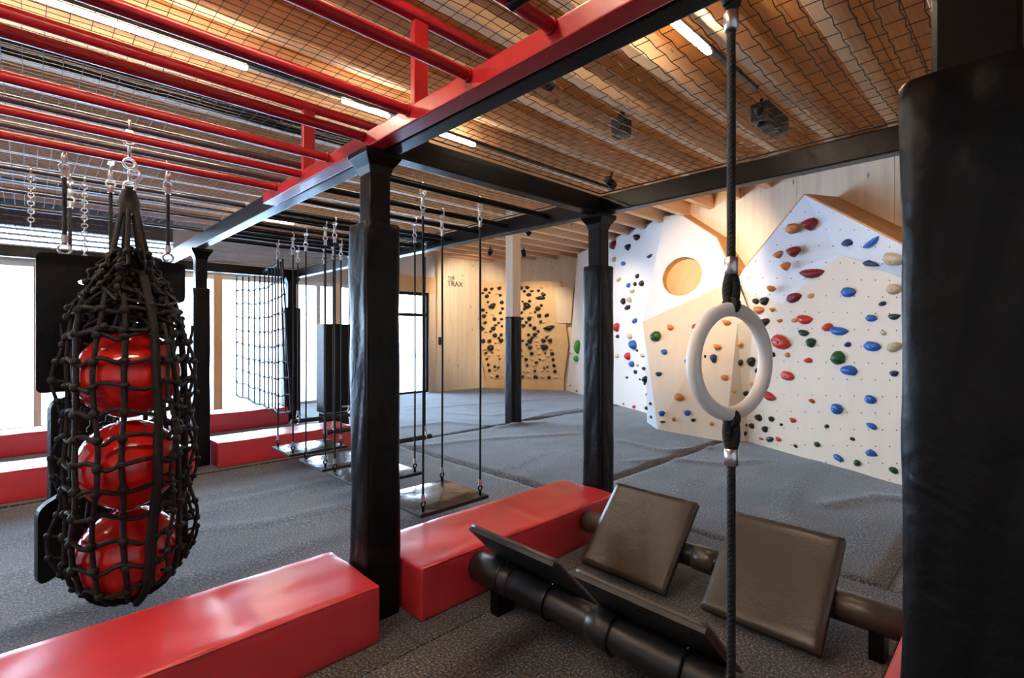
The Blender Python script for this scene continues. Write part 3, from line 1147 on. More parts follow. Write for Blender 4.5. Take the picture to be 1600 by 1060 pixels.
# ================================================================== TILTED STEP BOARDS ON PIPES
def step_board(par, tl, tr_, br, bl, thick, side, name='step_board', pipe=None, pr_=.1):
    """padded square board; corners of its front face; `side` = normal of the front"""
    tl, tr_, br, bl = map(Vector, (tl, tr_, br, bl))
    u, v = (tr_ - tl), (bl - tl)
    nrm = u.cross(v).normalized()
    if nrm.dot(Vector(side)) < 0:
        nrm = -nrm
    n = 18
    vs, fs = [], []
    for lay in (0, 1):
        for j in range(n + 1):
            for i in range(n + 1):
                a, b = i / n, j / n
                e = min(a, 1 - a, b, 1 - b)
                d = 0
                if lay == 0:
                    d = -.007 * (1 - min(1, e / .03)) ** 2 + .0035 * mnoise.noise(Vector((a * 3 + tl.y * 9, b * 4, tl.x))) \
                        + .004 * math.exp(-((a - .9) ** 2 + (b - .08) ** 2) / .02) * math.sin((a + b) * 40)
                vs.append(tl + u * a + v * b + nrm * (d if lay == 0 else -thick * .55))
    N = (n + 1) ** 2
    for j in range(n):
        for i in range(n):
            k = j * (n + 1) + i
            fs.append((k, k + 1, k + n + 2, k + n + 1))
            fs.append((N + k, N + k + n + 1, N + k + n + 2, N + k + 1))
    edge = [i for i in range(n)] + [n + j * (n + 1) for j in range(n)] + [N - 1 - i for i in range(n)] + [(n - j) * (n + 1) for j in range(n)]
    m = len(edge)
    for k in range(m):
        a, b = edge[k], edge[(k + 1) % m]
        fs.append((a, b, b + N, a + N))
    o = MB().add(vs, fs, True).build(name, 'brown_lit_vinyl', par)
    # plywood backing
    q = [tl - nrm * thick * .56, tr_ - nrm * thick * .56, br - nrm * thick * .56, bl - nrm * thick * .56]
    MB().prism(q, -nrm * thick * .44).build('backing_board', 'black_plastic', o)
    # screws and U-bolts on the back
    for f in (.12, .5, .88):
        for gf in (.12, .88):
            c = tl + u * f + v * gf - nrm * thick
            MB().tube([c + nrm * .004, c - nrm * .004], .006, 10).build('screw', 'black_steel', o)
    for f in (.22, .78):
        yy = (tl + u * f).y
        mbb = MB()
        mbb.ring((pipe[0], yy, pipe[1]), pr_ + .007, .006, (0, 1, 0), 28, 6)
        c = tl + u * f + v * .5 - nrm * (thick + .012)
        vv = v.normalized()
        mbb.build('u_bolt', 'black_steel', o)
        mbn = MB()
        for s2 in (-.03, .03):
            mbn.ball(c + vv * s2 + u.normalized() * s2 * .4, .010, 8, 5)
        mbn.build('bolt_nuts', 'galvanised_steel', o)
    return o


def step_pipe(px_, pz, r, y0, y1, label, sl):
    t = thing('step_pipe', label, 'obstacle', (px_, (y0 + y1) / 2, 0))
    MB().tube([(px_, y0, pz), (px_, y1, pz)], r, 36).build('pipe', 'pipe_rubber', t)
    for ya, yb in ((y1 - .30, y1 - .012), (y0 + .02, y0 + .36), ((y0 + y1) / 2 - .03, (y0 + y1) / 2 + .10)):
        MB().tube([(px_, ya, pz), (px_, ya + .004, pz), (px_, yb - .004, pz), (px_, yb, pz)], [r + .002, r + .008, r + .008, r + .002], 36).build('sleeve', sl, t)
    for yy in (y0 + .12, y1 - .2):
        MB().box(px_ - r * .8, px_ + r * .8, yy - .03, yy + .03, 0, pz - r * .6).build('saddle_foot', 'black_steel', t)
    return t


mat('pipe_rubber', (0.016, 0.016, 0.017), 0.35, build=b_speck(80, 0.08, 0.2))
t = step_pipe(1.85, .185, .075, .375, 2.19, 'nearer round black pipe carrying two tilted boards facing away', 'pipe_rubber')
step_board(t, (1.73, 2.09, .485), (1.73, 1.50, .485), (2.14, 1.50, .07), (2.14, 2.09, .07), .045, (1, 0, 1), pipe=(1.85, .185), pr_=.075)
step_board(t, (1.745, 1.39, .475), (1.745, .80, .475), (2.15, .80, .065), (2.15, 1.39, .065), .045, (1, 0, 1), pipe=(1.85, .185), pr_=.075)
t = step_pipe(2.843, .184, .065, .375, 2.19, 'farther round black pipe carrying two brown-lit tilted leather boards', 'brown_lit_vinyl')  # sleeves browned to carry warm light; the nearer pipe's stay black
step_board(t, (2.967, 2.018, .463), (2.967, 1.432, .463), (2.551, 1.432, .052), (2.551, 2.018, .052), .045, (-1, 0, 1), pipe=(2.843, .184), pr_=.065)
step_board(t, (2.985, 1.215, .465), (2.985, .66, .465), (2.545, .66, .07), (2.545, 1.215, .07), .045, (-1, 0, 1), pipe=(2.843, .184), pr_=.065)


# ================================================================== CLIMBING WALLS
def won(px, py, o=0.0):
    return hit(px, py, W0 + WN * o, WN)


def wbase(px, py):
    return at(px, py, Z=0.0)


FACETS = []     # (px polygon, plane point, plane normal, parent)


def facet_shell(name, parent, m, loops3, back=None):
    """a flat or folded facet with thickness 18 mm"""
    flat = [p for l in loops3 for p in l]
    tris = tessellate_polygon(loops3)
    nrm = Vector((0, 0, 0))
    for a, b, c in tris:
        nn = (flat[b] - flat[a]).cross(flat[c] - flat[a])
        nrm += nn if nn.dot(WN) > 0 else -nn
    nrm.normalize()
    if nrm.dot(EYE - flat[0]) < 0:
        nrm = -nrm
    e = -nrm * .018
    N = len(flat)
    mb = MB()
    mb.add(flat + [p + e for p in flat], [tuple(tt) for tt in tris] + [tuple(i + N for i in reversed(tt)) for tt in tris])
    for l in loops3:
        n = len(l)
        mb.add(l + [p + e for p in l], [(i, (i + 1) % n, (i + 1) % n + n, i + n) for i in range(n)])
    o = mb.build(name, m, parent)
    return o, nrm


def closing(parent, a, b, depth_n=-.215):
    """side board from an edge a-b back to the timber wall"""
    def back(p):
        k = (p - (W0 + WN * -.215)).dot(WN)
        return p - WN * k
    q = [a, b, back(b), back(a)]
    n = (q[1] - q[0]).cross(q[3] - q[0]).normalized()
    MB().prism(q, n * .018).build('side_board', 'edge_plywood', parent)


def pts_in(poly, x, y):
    c = False
    n = len(poly)
    for i in range(n):
        (xa, ya), (xb, yb) = poly[i], poly[i - 1]
        if (ya > y) != (yb > y) and x < (xb - xa) * (y - ya) / (yb - ya) + xa:
            c = not c
    return c


# --- right panel (two overhanging facets over one upright facet)
cw = thing('climbing_wall', 'right-hand white climbing wall with peaked top and coloured holds', 'climbing wall', tuple(W0 + WU * 1.5))
T, R1, R2 = won(1257, 305, .26), won(1520, 440, .26), won(1520, 478, 0)
Fp, Gp, Lp = won(1312, 398), won(1222, 475), won(1160, 424, .05)
B0, B1 = won(1165, 690.7), won(1520, 790)
B0 = Vector((W0 + WU * ((B0 - W0).dot(WU))))
B0.z = 0.0
B1 = Vector((W0 + WU * ((B1 - W0).dot(WU))))
B1.z = 0.0
ML = Vector((B0.x, B0.y, won(1150, 437).z))
TB = W0 + WU * ((won(1128, 500) - W0).dot(WU))
P_lo = [won(1312, 398), won(1520, 478), B1, Vector((TB.x, TB.y, 0)), won(1128, 500), won(1146, 450), won(1222, 475)]
f, n_ = facet_shell('panel', cw, 'birch_panel', [P_lo])
FACETS.append(([(1312, 398), (1520, 478), (1520, 790), (1133, 690), (1135, 652), (1153, 507), (1128, 440), (1150, 437), (1222, 475)], W0, WN, cw))
f, n1 = facet_shell('panel', cw, 'white_panel', [[T, Fp, Gp, won(1146, 450), Lp]])
FACETS.append(([(1257, 305), (1312, 398), (1222, 475), (1146, 450), (1160, 424)], T, (T - Fp).cross(Gp - Fp).normalized(), cw))
f, n1 = facet_shell('panel', cw, 'white_panel', [[T, R1, R2, Fp]])
FACETS.append(([(1257, 305), (1520, 440), (1520, 478), (1312, 398)], T, (R1 - T).cross(Fp - T).normalized(), cw))
closing(cw, T, R1)
closing(cw, Lp, T)

# --- faceted volume with the round hole
vo_ = thing('climbing_volume', 'cream faceted climbing volume with round hole in white face', 'climbing wall', tuple(W0 + WU * 3.9))
A_, D_, M_ = won(1039, 338, .02), won(1004, 503, .62), won(1150, 437, .08)
pn = (D_ - A_).cross(M_ - A_).normalized()
Bp, C_ = hit(1062, 335, A_, pn), hit(1120, 372, A_, pn)
hole = [hit(1066 + 31 * math.cos(2 * PI * k / 32), 432 + 30 * math.sin(2 * PI * k / 32) - 5 * math.cos(2 * PI * k / 32), A_, pn) for k in range(32)]
f, n1 = facet_shell('panel', vo_, 'white_panel', [[A_, Bp, C_, M_, D_], hole])
FACETS.append(([(1039, 338), (1062, 335), (1120, 372), (1150, 437), (1004, 503)], A_, pn, vo_))
if pn.dot(EYE - A_) < 0:
    pn = -pn
hc = sum(hole, Vector()) / 32
MB().prism([hc + (p - hc) * 1.12 - pn * .10 for p in hole], -pn * .02).build('added_backing', 'plywood', vo_)  # disc added close behind the hole so its inside catches front light
mb = MB()
mb.add([p - pn * .0 for p in hole] + [p - pn * .10 for p in hole], [(i, (i + 1) % 32, (i + 1) % 32 + 32, i + 32) for i in range(32)])
mb.build('hole_rim', 'edge_plywood', vo_)
Q_, S_ = wbase(1028, 672), wbase(1133, 690.5)
D2 = won(1009, 562, .66)
K_ = hit(1152, 507, M_, (Q_ - S_).cross(M_ - S_).normalized())
f, n1 = facet_shell('panel', vo_, 'cream_panel', [[D_, M_, Q_]])
FACETS.append(([(1004, 503), (1150, 437), (1028, 672)], D_, (M_ - D_).cross(Q_ - D_).normalized(), vo_))
f, n1 = facet_shell('panel', vo_, 'cream_panel', [[M_, K_, S_, Q_]])
FACETS.append(([(1150, 437), (1152, 507), (1133, 691), (1028, 672)], M_, (Q_ - S_).cross(M_ - S_).normalized(), vo_))
K2, S2 = won(1176, 498), Vector((B0.x, B0.y, 0))
nS = (S_ - K_).cross(S2 - K_).normalized()
f, n1 = facet_shell('panel', vo_, 'birch_panel', [[K_, S_, S2]])
facet_shell('panel', vo_, 'birch_panel', [[K_, S2, K2]])
facet_shell('panel', vo_, 'birch_panel', [[M_, K_, K2]])
FACETS.insert(0, ([(1153, 507), (1165, 691), (1133, 691)], K_, nS, vo_))
FACETS.insert(1, ([(1153, 507), (1176, 498), (1165, 691)], K_, (S2 - K_).cross(K2 - K_).normalized(), vo_))
E_ = wbase(1011, 661)
f, n1 = facet_shell('panel', vo_, 'white_panel', [[D_, Q_, E_, D2]])
FACETS.append(([(1003, 503), (1028, 672), (1010, 664), (1007, 562)], Q_, (E_ - Q_).cross(D2 - Q_).normalized(), vo_))
closing(vo_, Bp, C_)
closing(vo_, C_, M_)

# --- long white panel left of the volume
lp_ = thing('climbing_wall', 'long white climbing wall behind the second padded post', 'climbing wall', tuple(W0 + WU * 7))
TL, BL = won(903, 396), Vector((10.28, 8.56, 0))
BL = W0 + WU * ((BL - W0).dot(WU))
BRt = W0 + WU * 4.3
Ln = won(1039, 338)
f, n1 = facet_shell('panel', lp_, 'white_panel', [[TL, Ln, Vector((Ln.x, Ln.y, 0)), Vector((BL.x, BL.y, 0))]])
FACETS.append(([(903, 396), (1039, 338), (1004, 503), (1010, 664), (882, 612)], W0, WN, lp_))

# bolt holes (threaded inserts) dotted over the right-hand panels
bh = MB()


def dot(p, n):
    u = n.orthogonal().normalized()
    w = n.cross(u)
    c = p + n * .0012
    bh.add([c + (u * math.cos(k * PI / 4) + w * math.sin(k * PI / 4)) * .0075 for k in range(8)], [tuple(range(8))])


r2 = random.Random(11)
for j in range(17):
    for i in range(16):
        x = 1170 + i * 22 + (11 if j % 2 else 0)
        y = 330 + j * 26 + (x - 1170) * .02
        for poly, p0, n0, par in [f_ for f_ in FACETS if f_[3] is cw]:
            if pts_in(poly, x, y) and x < 1500:
                n3 = n0 if n0.dot(EYE - p0) > 0 else -n0
                dot(hit(x, y, p0, n0), n3)
bh.build('bolt_holes', 'dark_ink', cw, kind='stuff')


# --- holds: lumpy shapes with a flat back, one mesh per shape and colour
def hold_mesh(kind):
    rr = random.Random(kind * 17 + 1)
    n, m = 12, 6
    vs, fs = [], []
    for i in range(m + 1):
        th = (PI / 2) * i / m
        for j in range(n):
            ph = 2 * PI * j / n
            k = 1 + .22 * mnoise.noise(Vector((math.cos(ph) * 1.5 + kind * 5, math.sin(ph) * 1.5, kind)))
            x, y, z = math.cos(th) * math.cos(ph) * k, math.cos(th) * math.sin(ph) * k, math.sin(th)
            if kind == 1:      # wedge
                x *= 1 - .45 * y if y > -1.2 else 1
                x, y = x * (1.0 - .0), y
                z *= .8 + .4 * y
            if kind == 2:      # bean
                y += .35 * x * x - .15
                y *= .9
            if kind == 3:      # triangle pinch
                sgn = 1 - .5 * (1 - y) / 2
                x *= .45 + .55 * (y + 1) / 2 * 1.2
                z *= 1.1
            if kind == 4:      # jug with a dished lip
                z += .25 * max(0, y) - .25 * math.exp(-((y - .3) ** 2 + x * x) * 5)
            vs.append((x * .5, y * .5, max(0, z) * .5))
    xs_, ys_ = [v[0] for v in vs], [v[1] for v in vs]
    cx_, cy_, wx_, wy_ = (max(xs_) + min(xs_)) / 2, (max(ys_) + min(ys_)) / 2, max(xs_) - min(xs_), max(ys_) - min(ys_)
    vs = [((v[0] - cx_) / wx_, (v[1] - cy_) / wy_, v[2]) for v in vs]
    for i in range(m):
        for j in range(n):
            fs.append((i * n + j, i * n + (j + 1) % n, (i + 1) * n + (j + 1) % n, (i + 1) * n + j))
    mb = MB().add(vs, fs, True)
    mb.add(vs[:n], [tuple(reversed(range(n)))])
    # bolt hole collar
    mb.tube([(0, 0, .42), (0, 0, .515)], [.13, .10], 8)
    return mb


HM = {}


def place_hold(px, py, w, h, color, kind, rot=0.0, sets=FACETS, depth=None, lab=True):
    for poly, p0, n0, par in sets:
        if pts_in(poly, px, py):
            break
    else:
        poly, p0, n0, par = min(sets, key=lambda s_: min((px - a) ** 2 + (py - b) ** 2 for a, b in s_[0]))
    nn = n0 if n0.dot(EYE - Vector(p0)) > 0 else -n0
    c = hit(px, py, p0, n0)
    d = (c - EYE).dot(FW)
    u = Vector((0, 0, 1)).cross(nn).normalized()      # to the right seen from the room
    v = nn.cross(u).normalized()
    fx = abs(u.dot((c - EYE).normalized().cross(Vector((0, 0, 1))).normalized()))
    sx, sy = w * d / FPX / max(fx, .5), h * d / FPX
    key = (kind, color)
    if key not in HM:
        me = hold_mesh(kind).mesh('climbing_hold')
        me.materials.append(MATS['hold_' + color])
        HM[key] = me
    o = bpy.data.objects.new('climbing_hold', HM[key])
    COL.objects.link(o)
    o.parent = par
    dep = (depth or 0.62) * min(sx, sy) + .01
    M = Matrix((u, v, nn)).transposed().to_4x4()
    M = Matrix.Translation(c) @ M @ Matrix.Rotation(rot, 4, 'Z') @ Matrix.Diagonal((sx, sy, dep * 1.6, 1))
    o.matrix_parent_inverse = Matrix.Translation(-par.location)
    o.matrix_basis = M
    if lab:
        o['label'] = '%s climbing hold' % color.replace('_', ' ')
    return o


def holds(ox, oy, s, items):
    for it in items:
        cx, cy, w, h, col_ = it[:5]
        kind = it[5] if len(it) > 5 else r2.choice((0, 2, 4, 0))
        place_hold(ox + cx * s, oy + cy * s, w * s * 1.05, h * s * 1.05, col_, kind, r2.uniform(-.35, .35))


O, PO, RD_, MA, BL_, NV_, GR, FO, TA, CR, BK, LI = 'orange', 'pale_orange', 'red', 'maroon', 'blue', 'navy', 'green', 'forest', 'tan', 'cream', 'black', 'lime'
holds(1180, 300, .2454, [(245, 232, 85, 65, O, 4), (350, 208, 85, 75, MA, 3), (587, 322, 52, 45, NV_), (742, 325, 100, 40, BL_, 2), (888, 425, 95, 85, TA, 4), (150, 402, 58, 45, O, 3), (248, 382, 76, 66, MA, 3), (198, 475, 55, 55, O, 3), (738, 455, 75, 45, NV_, 1), (365, 520, 140, 58, MA, 2), (105, 617, 52, 38, O), (250, 675, 80, 58, MA, 4), (355, 662, 36, 32, PO), (597, 640, 76, 62, BL_, 4), (888, 620, 80, 65, TA, 4), (62, 697, 48, 52, BK), (5, 695, 36, 35, BK), (25, 755, 58, 48, O, 3), (112, 752, 34, 26, O, 3), (810, 712, 38, 28, NV_), (742, 805, 58, 42, BL_), (887, 796, 62, 38, FO), (62, 832, 54, 48, BK, 3), (157, 822, 32, 22, O, 3), (250, 818, 34, 28, PO), (318, 815, 84, 58, RD_, 2), (463, 862, 58, 50, RD_), (532, 888, 104, 52, BL_, 2), (310, 900, 58, 40, FO, 2), (815, 900, 32, 26, CR), (360, 962, 50, 60, FO, 2), (168, 958, 102, 86, RD_, 4), (590, 972, 34, 32, NV_), (748, 985, 86, 60, BL_, 4), (888, 988, 80, 58, TA, 4), (112, 1035, 30, 30, BK), (205, 1038, 32, 32, PO)])
holds(1180, 540, .2454, [(530, 78, 70, 84, GR, 0), (597, 157, 86, 62, BL_, 0), (338, 95, 44, 32, RD_), (887, 180, 44, 38, NV_), (208, 195, 72, 56, RD_, 4), (92, 325, 74, 50, RD_, 2), (75, 248, 24, 38, BK), (737, 345, 58, 54, BL_, 4), (362, 353, 34, 24, RD_), (525, 405, 58, 66, BL_, 4), (743, 512, 56, 36, BL_), (22, 458, 36, 38, BK), (106, 470, 30, 32, BK), (242, 478, 32, 30, RD_, 3), (168, 505, 16, 18, BK), (64, 532, 28, 38, BK), (457, 515, 24, 24, BK), (620, 595, 26, 22, BK), (96, 598, 42, 32, FO), (150, 600, 28, 26, RD_, 3), (40, 596, 24, 14, RD_), (258, 640, 22, 18, BK), (397, 632, 30, 32, FO), (532, 717, 56, 36, BL_), (743, 685, 62, 46, BL_, 1), (653, 750, 32, 40, FO), (882, 793, 46, 38, FO)])
holds(1000, 460, .2265, [(110, 290, 66, 70, GR, 0), (210, 232, 46, 36, O), (385, 222, 48, 36, RD_, 1), (168, 397, 40, 36, BL_), (345, 383, 28, 30, O), (330, 462, 42, 34, BL_), (130, 552, 42, 30, NV_), (272, 712, 66, 50, O, 4), (152, 825, 40, 38, BL_), (157, 882, 40, 16, BK), (327, 820, 46, 38, BL_), (368, 870, 30, 24, BK), (232, 863, 20, 26, O), (492, 893, 28, 28, PO), (595, 197, 62, 36, O, 3), (533, 367, 52, 40, O, 3), (510, 445, 44, 60, NV_, 2), (450, 430, 14, 22, BK), (583, 575, 48, 40, O), (690, 343, 38, 36, PO), (775, 467, 44, 66, BK), (692, 470, 28, 44, BK), (805, 528, 14, 34, BK), (775, 618, 28, 28, PO), (650, 668, 30, 32, PO), (732, 685, 40, 36, BK), (820, 850, 40, 44, BK), (772, 907, 30, 36, BK), (735, 903, 18, 18, BK), (728, 963, 20, 32, BK), (865, 930, 34, 38, BK), (838, 997, 28, 14, RD_), (28, 513, 20, 24, BK), (42, 590, 36, 46, BK, 3), (35, 617, 20, 18, BK), (45, 690, 20, 14, TA), (75, 755, 18, 22, BK), (47, 785, 20, 26, BK), (80, 848, 18, 20, BK)])
holds(880, 360, .151, [(522, 160, 58, 80, MA, 3), (765, 75, 56, 64, BK, 3), (675, 178, 48, 64, NV_, 3), (897, 270, 56, 32, NV_, 2), (530, 303, 34, 50, TA), (627, 345, 42, 44, BL_), (578, 512, 42, 40, TA), (770, 475, 32, 44, BK), (680, 570, 32, 48, BL_), (748, 556, 24, 44, BK), (815, 550, 42, 60, BK), (717, 630, 46, 40, TA), (688, 718, 48, 54, TA), (628, 735, 34, 66, BK), (668, 800, 56, 48, BK), (743, 938, 48, 48, BL_), (562, 1005, 46, 90, RD_, 2)])
holds(880, 510, .151, [(158, 215, 44, 140, LI, 2), (140, 335, 48, 64, LI, 0), (565, 105, 32, 38, BK), (688, 100, 50, 60, CR), (727, 188, 66, 92, BL_, 0), (672, 308, 46, 76, RD_), (712, 390, 46, 60, BL_), (765, 250, 24, 24, BK), (560, 305, 36, 46, CR), (770, 402, 30, 30, CR), (838, 440, 30, 36, BK), (752, 473, 28, 40, BK), (660, 530, 28, 22, BK), (822, 305, 46, 30, TA), (795, 550, 20, 18, BK), (735, 833, 26, 34, RD_), (75, 615, 24, 24, TA), (140, 670, 18, 16, BK), (80, 275, 20, 24, CR), (625, 805, 18, 14, BK)])

# --- far hold board: dense black and wooden holds
fb = thing('climbing_wall', 'far plywood training board crowded with black and wooden holds', 'climbing wall', tuple(FA + FU * 1.1))
FO_ = .10


def fon(px, py, o=FO_):
    return hit(px, py, FA + FN * o, FN)


FBP = [(760, 592), (881, 592), (888, 540), (876, 440), (745, 440), (738, 500)]
poly = [fon(x, y) for x, y in FBP]
MB().prism(poly, -FN * .09).build('panel', 'plywood', fb)
q = [fon(760, 592.5), fon(881, 592.5), fon(881, 608), fon(760, 605)]
q[2].z = q[3].z = 0.0
MB().prism(q, -FN * .09).build('kick_board', 'plywood', fb)
MB().prism([fon(866, 449, .125), fon(896, 449, .125), fon(892, 505, .125), fon(870, 505, .125)], -FN * .022).build('pale_rectangle', 'cream_panel', fb)  # thin raised cream rectangle at the board's upper right
FSET = [([(0, 0), (1600, 0), (1600, 1060), (0, 1060)], FA + FN * FO_, FN, fb)]
LFT = [(52, 195, 30), (90, 230, 60, 20), (168, 133, 32), (225, 130, 28), (295, 125, 34), (143, 165, 20), (205, 163, 20), (180, 195, 32), (303, 188, 26), (192, 250, 20), (318, 250, 32), (232, 290, 60, 45), (325, 310, 26), (146, 322, 30), (305, 348, 26), (98, 292, 20), (178, 348, 18), (156, 380, 34), (97, 382, 28), (252, 405, 32), (316, 405, 24), (290, 438, 22), (166, 440, 28), (125, 490, 60, 40), (240, 490, 36), (320, 470, 20), (262, 462, 30, 18), (215, 520, 22), (255, 552, 36), (312, 548, 26), (290, 580, 22), (312, 605, 36), (147, 605, 34), (205, 605, 32), (215, 668, 52, 48), (172, 720, 26), (182, 772, 22), (195, 825, 24), (205, 877, 26), (275, 930, 28), (255, 843, 24), (288, 852, 20), (300, 772, 16), (230, 715, 16)]
RGT = [(495, 120, 34), (552, 117, 38, 28), (527, 150, 26), (593, 150, 34, 18), (655, 145, 26), (565, 180, 40, 30), (700, 177, 42, 28), (672, 210, 76, 30), (510, 243, 18), (573, 240, 26), (548, 283, 64, 48), (525, 313, 24), (682, 280, 24), (650, 308, 44, 36), (498, 347, 28), (625, 340, 22), (662, 372, 36), (730, 370, 38, 28), (505, 402, 34, 20), (570, 400, 36), (543, 437, 24), (675, 432, 28), (515, 468, 32), (580, 460, 28), (617, 488, 34), (750, 490, 90, 40), (653, 517, 24), (565, 550, 26), (625, 550, 40, 34), (598, 577, 26), (510, 605, 22), (578, 610, 44), (548, 640, 24), (700, 605, 40, 32), (728, 575, 22), (762, 603, 38, 36), (580, 668, 40, 30), (708, 668, 60, 48), (490, 695, 30), (593, 722, 32), (718, 722, 16), (780, 722, 34, 28), (505, 748, 18), (540, 778, 28), (665, 778, 18), (636, 805, 30, 22), (790, 778, 26), (550, 830, 24), (798, 832, 28), (708, 858, 20), (738, 850, 18), (622, 885, 24), (805, 886, 30), (510, 935, 24), (630, 938, 38, 28), (752, 940, 28)]
MID = [(355 + r2.uniform(0, 120), 120 + k * 52, 26) for k in range(16)]
for it in LFT + RGT + MID:
    w = it[2]
    h = it[3] if len(it) > 3 else w * .95
    place_hold(730 + it[0] * .17, 430 + it[1] * .17, w * .21, h * .20, 'black', r2.choice((0, 2, 3, 4)), r2.uniform(-.5, .5), FSET, .7, False)
WD = [(222, 932), (262, 870), (690, 880), (742, 878), (690, 935), (815, 940), (565, 930), (540, 895), (612, 830), (600, 775), (735, 830), (640, 610), (745, 745), (160, 680), (285, 680), (265, 620), (230, 640), (655, 670), (770, 680), (660, 725), (640, 560), (745, 555), (270, 170), (680, 115), (700, 435), (130, 440), (175, 520), (240, 365), (600, 380), (580, 345), (205, 740), (290, 735), (520, 880), (560, 885), (700, 775), (640, 640)]
for x, y in WD:
    place_hold(730 + x * .17, 430 + y * .17, 34 * .18, 20 * .18, 'wooden', r2.choice((0, 2)), r2.uniform(-.5, .5), FSET, .6, False)

# sign lettering and a switch on the pale wall left of the board
sg = thing('wall_sign', 'small dark two-line lettering on pale wall, left of hold board', 'sign', (8.1, 10.655, 3.0))


def text(par, s, loc, size, rot, m, ext=.004):
    cu = bpy.data.curves.new('lettering', 'FONT')
    cu.body = s
    cu.size = size
    cu.extrude = ext
    o = bpy.data.objects.new('lettering', cu)
    COL.objects.link(o)
    dg = bpy.context.evaluated_depsgraph_get()
    me = bpy.data.meshes.new_from_object(o.evaluated_get(dg))
    bpy.data.objects.remove(o)
    me.transform(Matrix.Translation(loc) @ rot)
    if not me.materials:
        me.materials.append(MATS[m])
    else:
        me.materials[0] = MATS[m]
    return obj('lettering', me, None, par)


rt_ = Matrix.Rotation(PI / 2, 4, 'X')
a = at(699, 447, Y=10.655)
text(sg, 'TRAX', a, .20, rt_, 'dark_ink')
a = at(700, 437.5, Y=10.655)
text(sg, 'THE', a, .13, Matrix.Rotation(.25, 4, 'Y') @ rt_ if False else rt_ @ Matrix.Rotation(.12, 4, 'Z'), 'dark_ink')
a = at(687, 533, Y=10.66)
sw_ = thing('wall_switch', 'black light switch plate on pale timber wall by the door', 'switch', (a.x, a.y, a.z - .1))
MB().box(a.x - .045, a.x + .055, 10.635, 10.658, a.z - .10, a.z + .10).build('plate', 'black_plastic', sw_, bevel=.006)
MB().box(a.x - .02, a.x + .03, 10.628, 10.634, a.z - .04, a.z + .04).build('rocker', 'black_rubber', sw_, bevel=.002, seg=1)


# ================================================================== CEILING FITTINGS
def led(x0, x1, y, z, label):
    t = thing('led_tube', label, 'light', ((x0 + x1) / 2, y, z))
    MB().box(x0, x1, y - .018, y + .018, z - .018, z + .002).build('diffuser', 'led_light', t, bevel=.005)
    MB().box(x0 - .01, x1 + .01, y - .006, y + .006, z + .003, z + .012).build('housing', 'white_plastic', t)
    return t


def track(x0, x1, y, z, label):
    return tag(MB().box(x0, x1, y - .022, y + .022, z, z + .03).build('light_track', 'black_steel', bevel=.004), label, 'light track')


track(-4.9, 4.1, 1.50, 3.40, 'black light track on joist at upper right of ring rope')
track(-4.9, 5.6, 3.86, 3.40, 'black light track on joist above the monkey bars')
track(-2, 5.6, 8.78, 3.40, 'black light track on far joist toward window')
led(2.68, 3.28, 1.50, 3.385, 'glowing white LED tube right of the red girder, top of picture')
led(-2.6, 1.12, 3.86, 3.385, 'longest glowing white LED strip, over the monkey bars upper left')
led(-2.6, 1.0, 1.50, 3.385, 'LED strip on the near track above the foreground lane')
led(1.83, 2.25, 3.86, 3.385, 'short glowing LED tube left of girder above red bars')
led(2.69, 3.21, 3.86, 3.385, 'glowing LED tube right of girder above middle post')
led(2.7, 3.28, 8.78, 3.385, 'faint far LED tube beyond the girder, left of middle post')


def speaker(c, s, label):
    x, y, z = c
    t = thing('loudspeaker', label, 'speaker', (x, y, z))
    MB().box(x - s, x + s, y - s, y + s, z - s * 1.2, z + s * 1.2).build('cabinet', 'black_plastic', t, bevel=.015)
    MB().tube([(x - s - .001, y, z), (x - s - .012, y, z)], s * .7, 20).build('grille', 'black_rubber', t)
    MB().box(x - .02, x + .02, y - .02, y + .02, z + s * 1.2, 3.50).build('bracket', 'black_steel', t)
    return t


speaker(at(971, 200, Z=3.36), .068, 'small black loudspeaker hung under joists behind the net')
a = at(1205, 186, Z=3.36)
t = thing('track_box', 'black control box at end of right light track', 'control box', (a.x, a.y, 3.3))
MB().box(a.x - .20, a.x + .30, a.y - .05, a.y + .10, 3.30, 3.45).build('case', 'black_plastic', t, bevel=.012)
MB().box(a.x - .10, a.x + .22, a.y - .03, a.y + .08, 3.284, 3.299).build('cover_plate', 'black_rubber', t, bevel=.004)


def spot(loc, target, power, label, col_=(1, .82, .60), size=75, blend=.7):
    x, y, z = loc
    t = thing('ceiling_spotlight', label, 'spotlight', (x, y, z))
    d = (Vector(target) - Vector(loc)).normalized()
    p = Vector(loc)
    MB().tube([p - d * .12, p - d * .115, p + d * .03], [.035, .05, .05], 18, cap=False).build('housing', 'black_steel', t)
    MB().tube([p - d * .06, Vector((p.x, p.y, JZ))], .012, 8).build('bracket', 'black_steel', t)
    l = bpy.data.lights.new('spot_lamp', 'SPOT')
    l.energy = power
    l.color = col_
    l.spot_size = math.radians(size)
    l.spot_blend = blend
    l.shadow_soft_size = .04
    o = bpy.data.objects.new('spot_lamp', l)
    o.rotation_euler = d.to_track_quat('-Z', 'Y').to_euler()
    o.location = p + d * .035
    COL.objects.link(o)
    return t


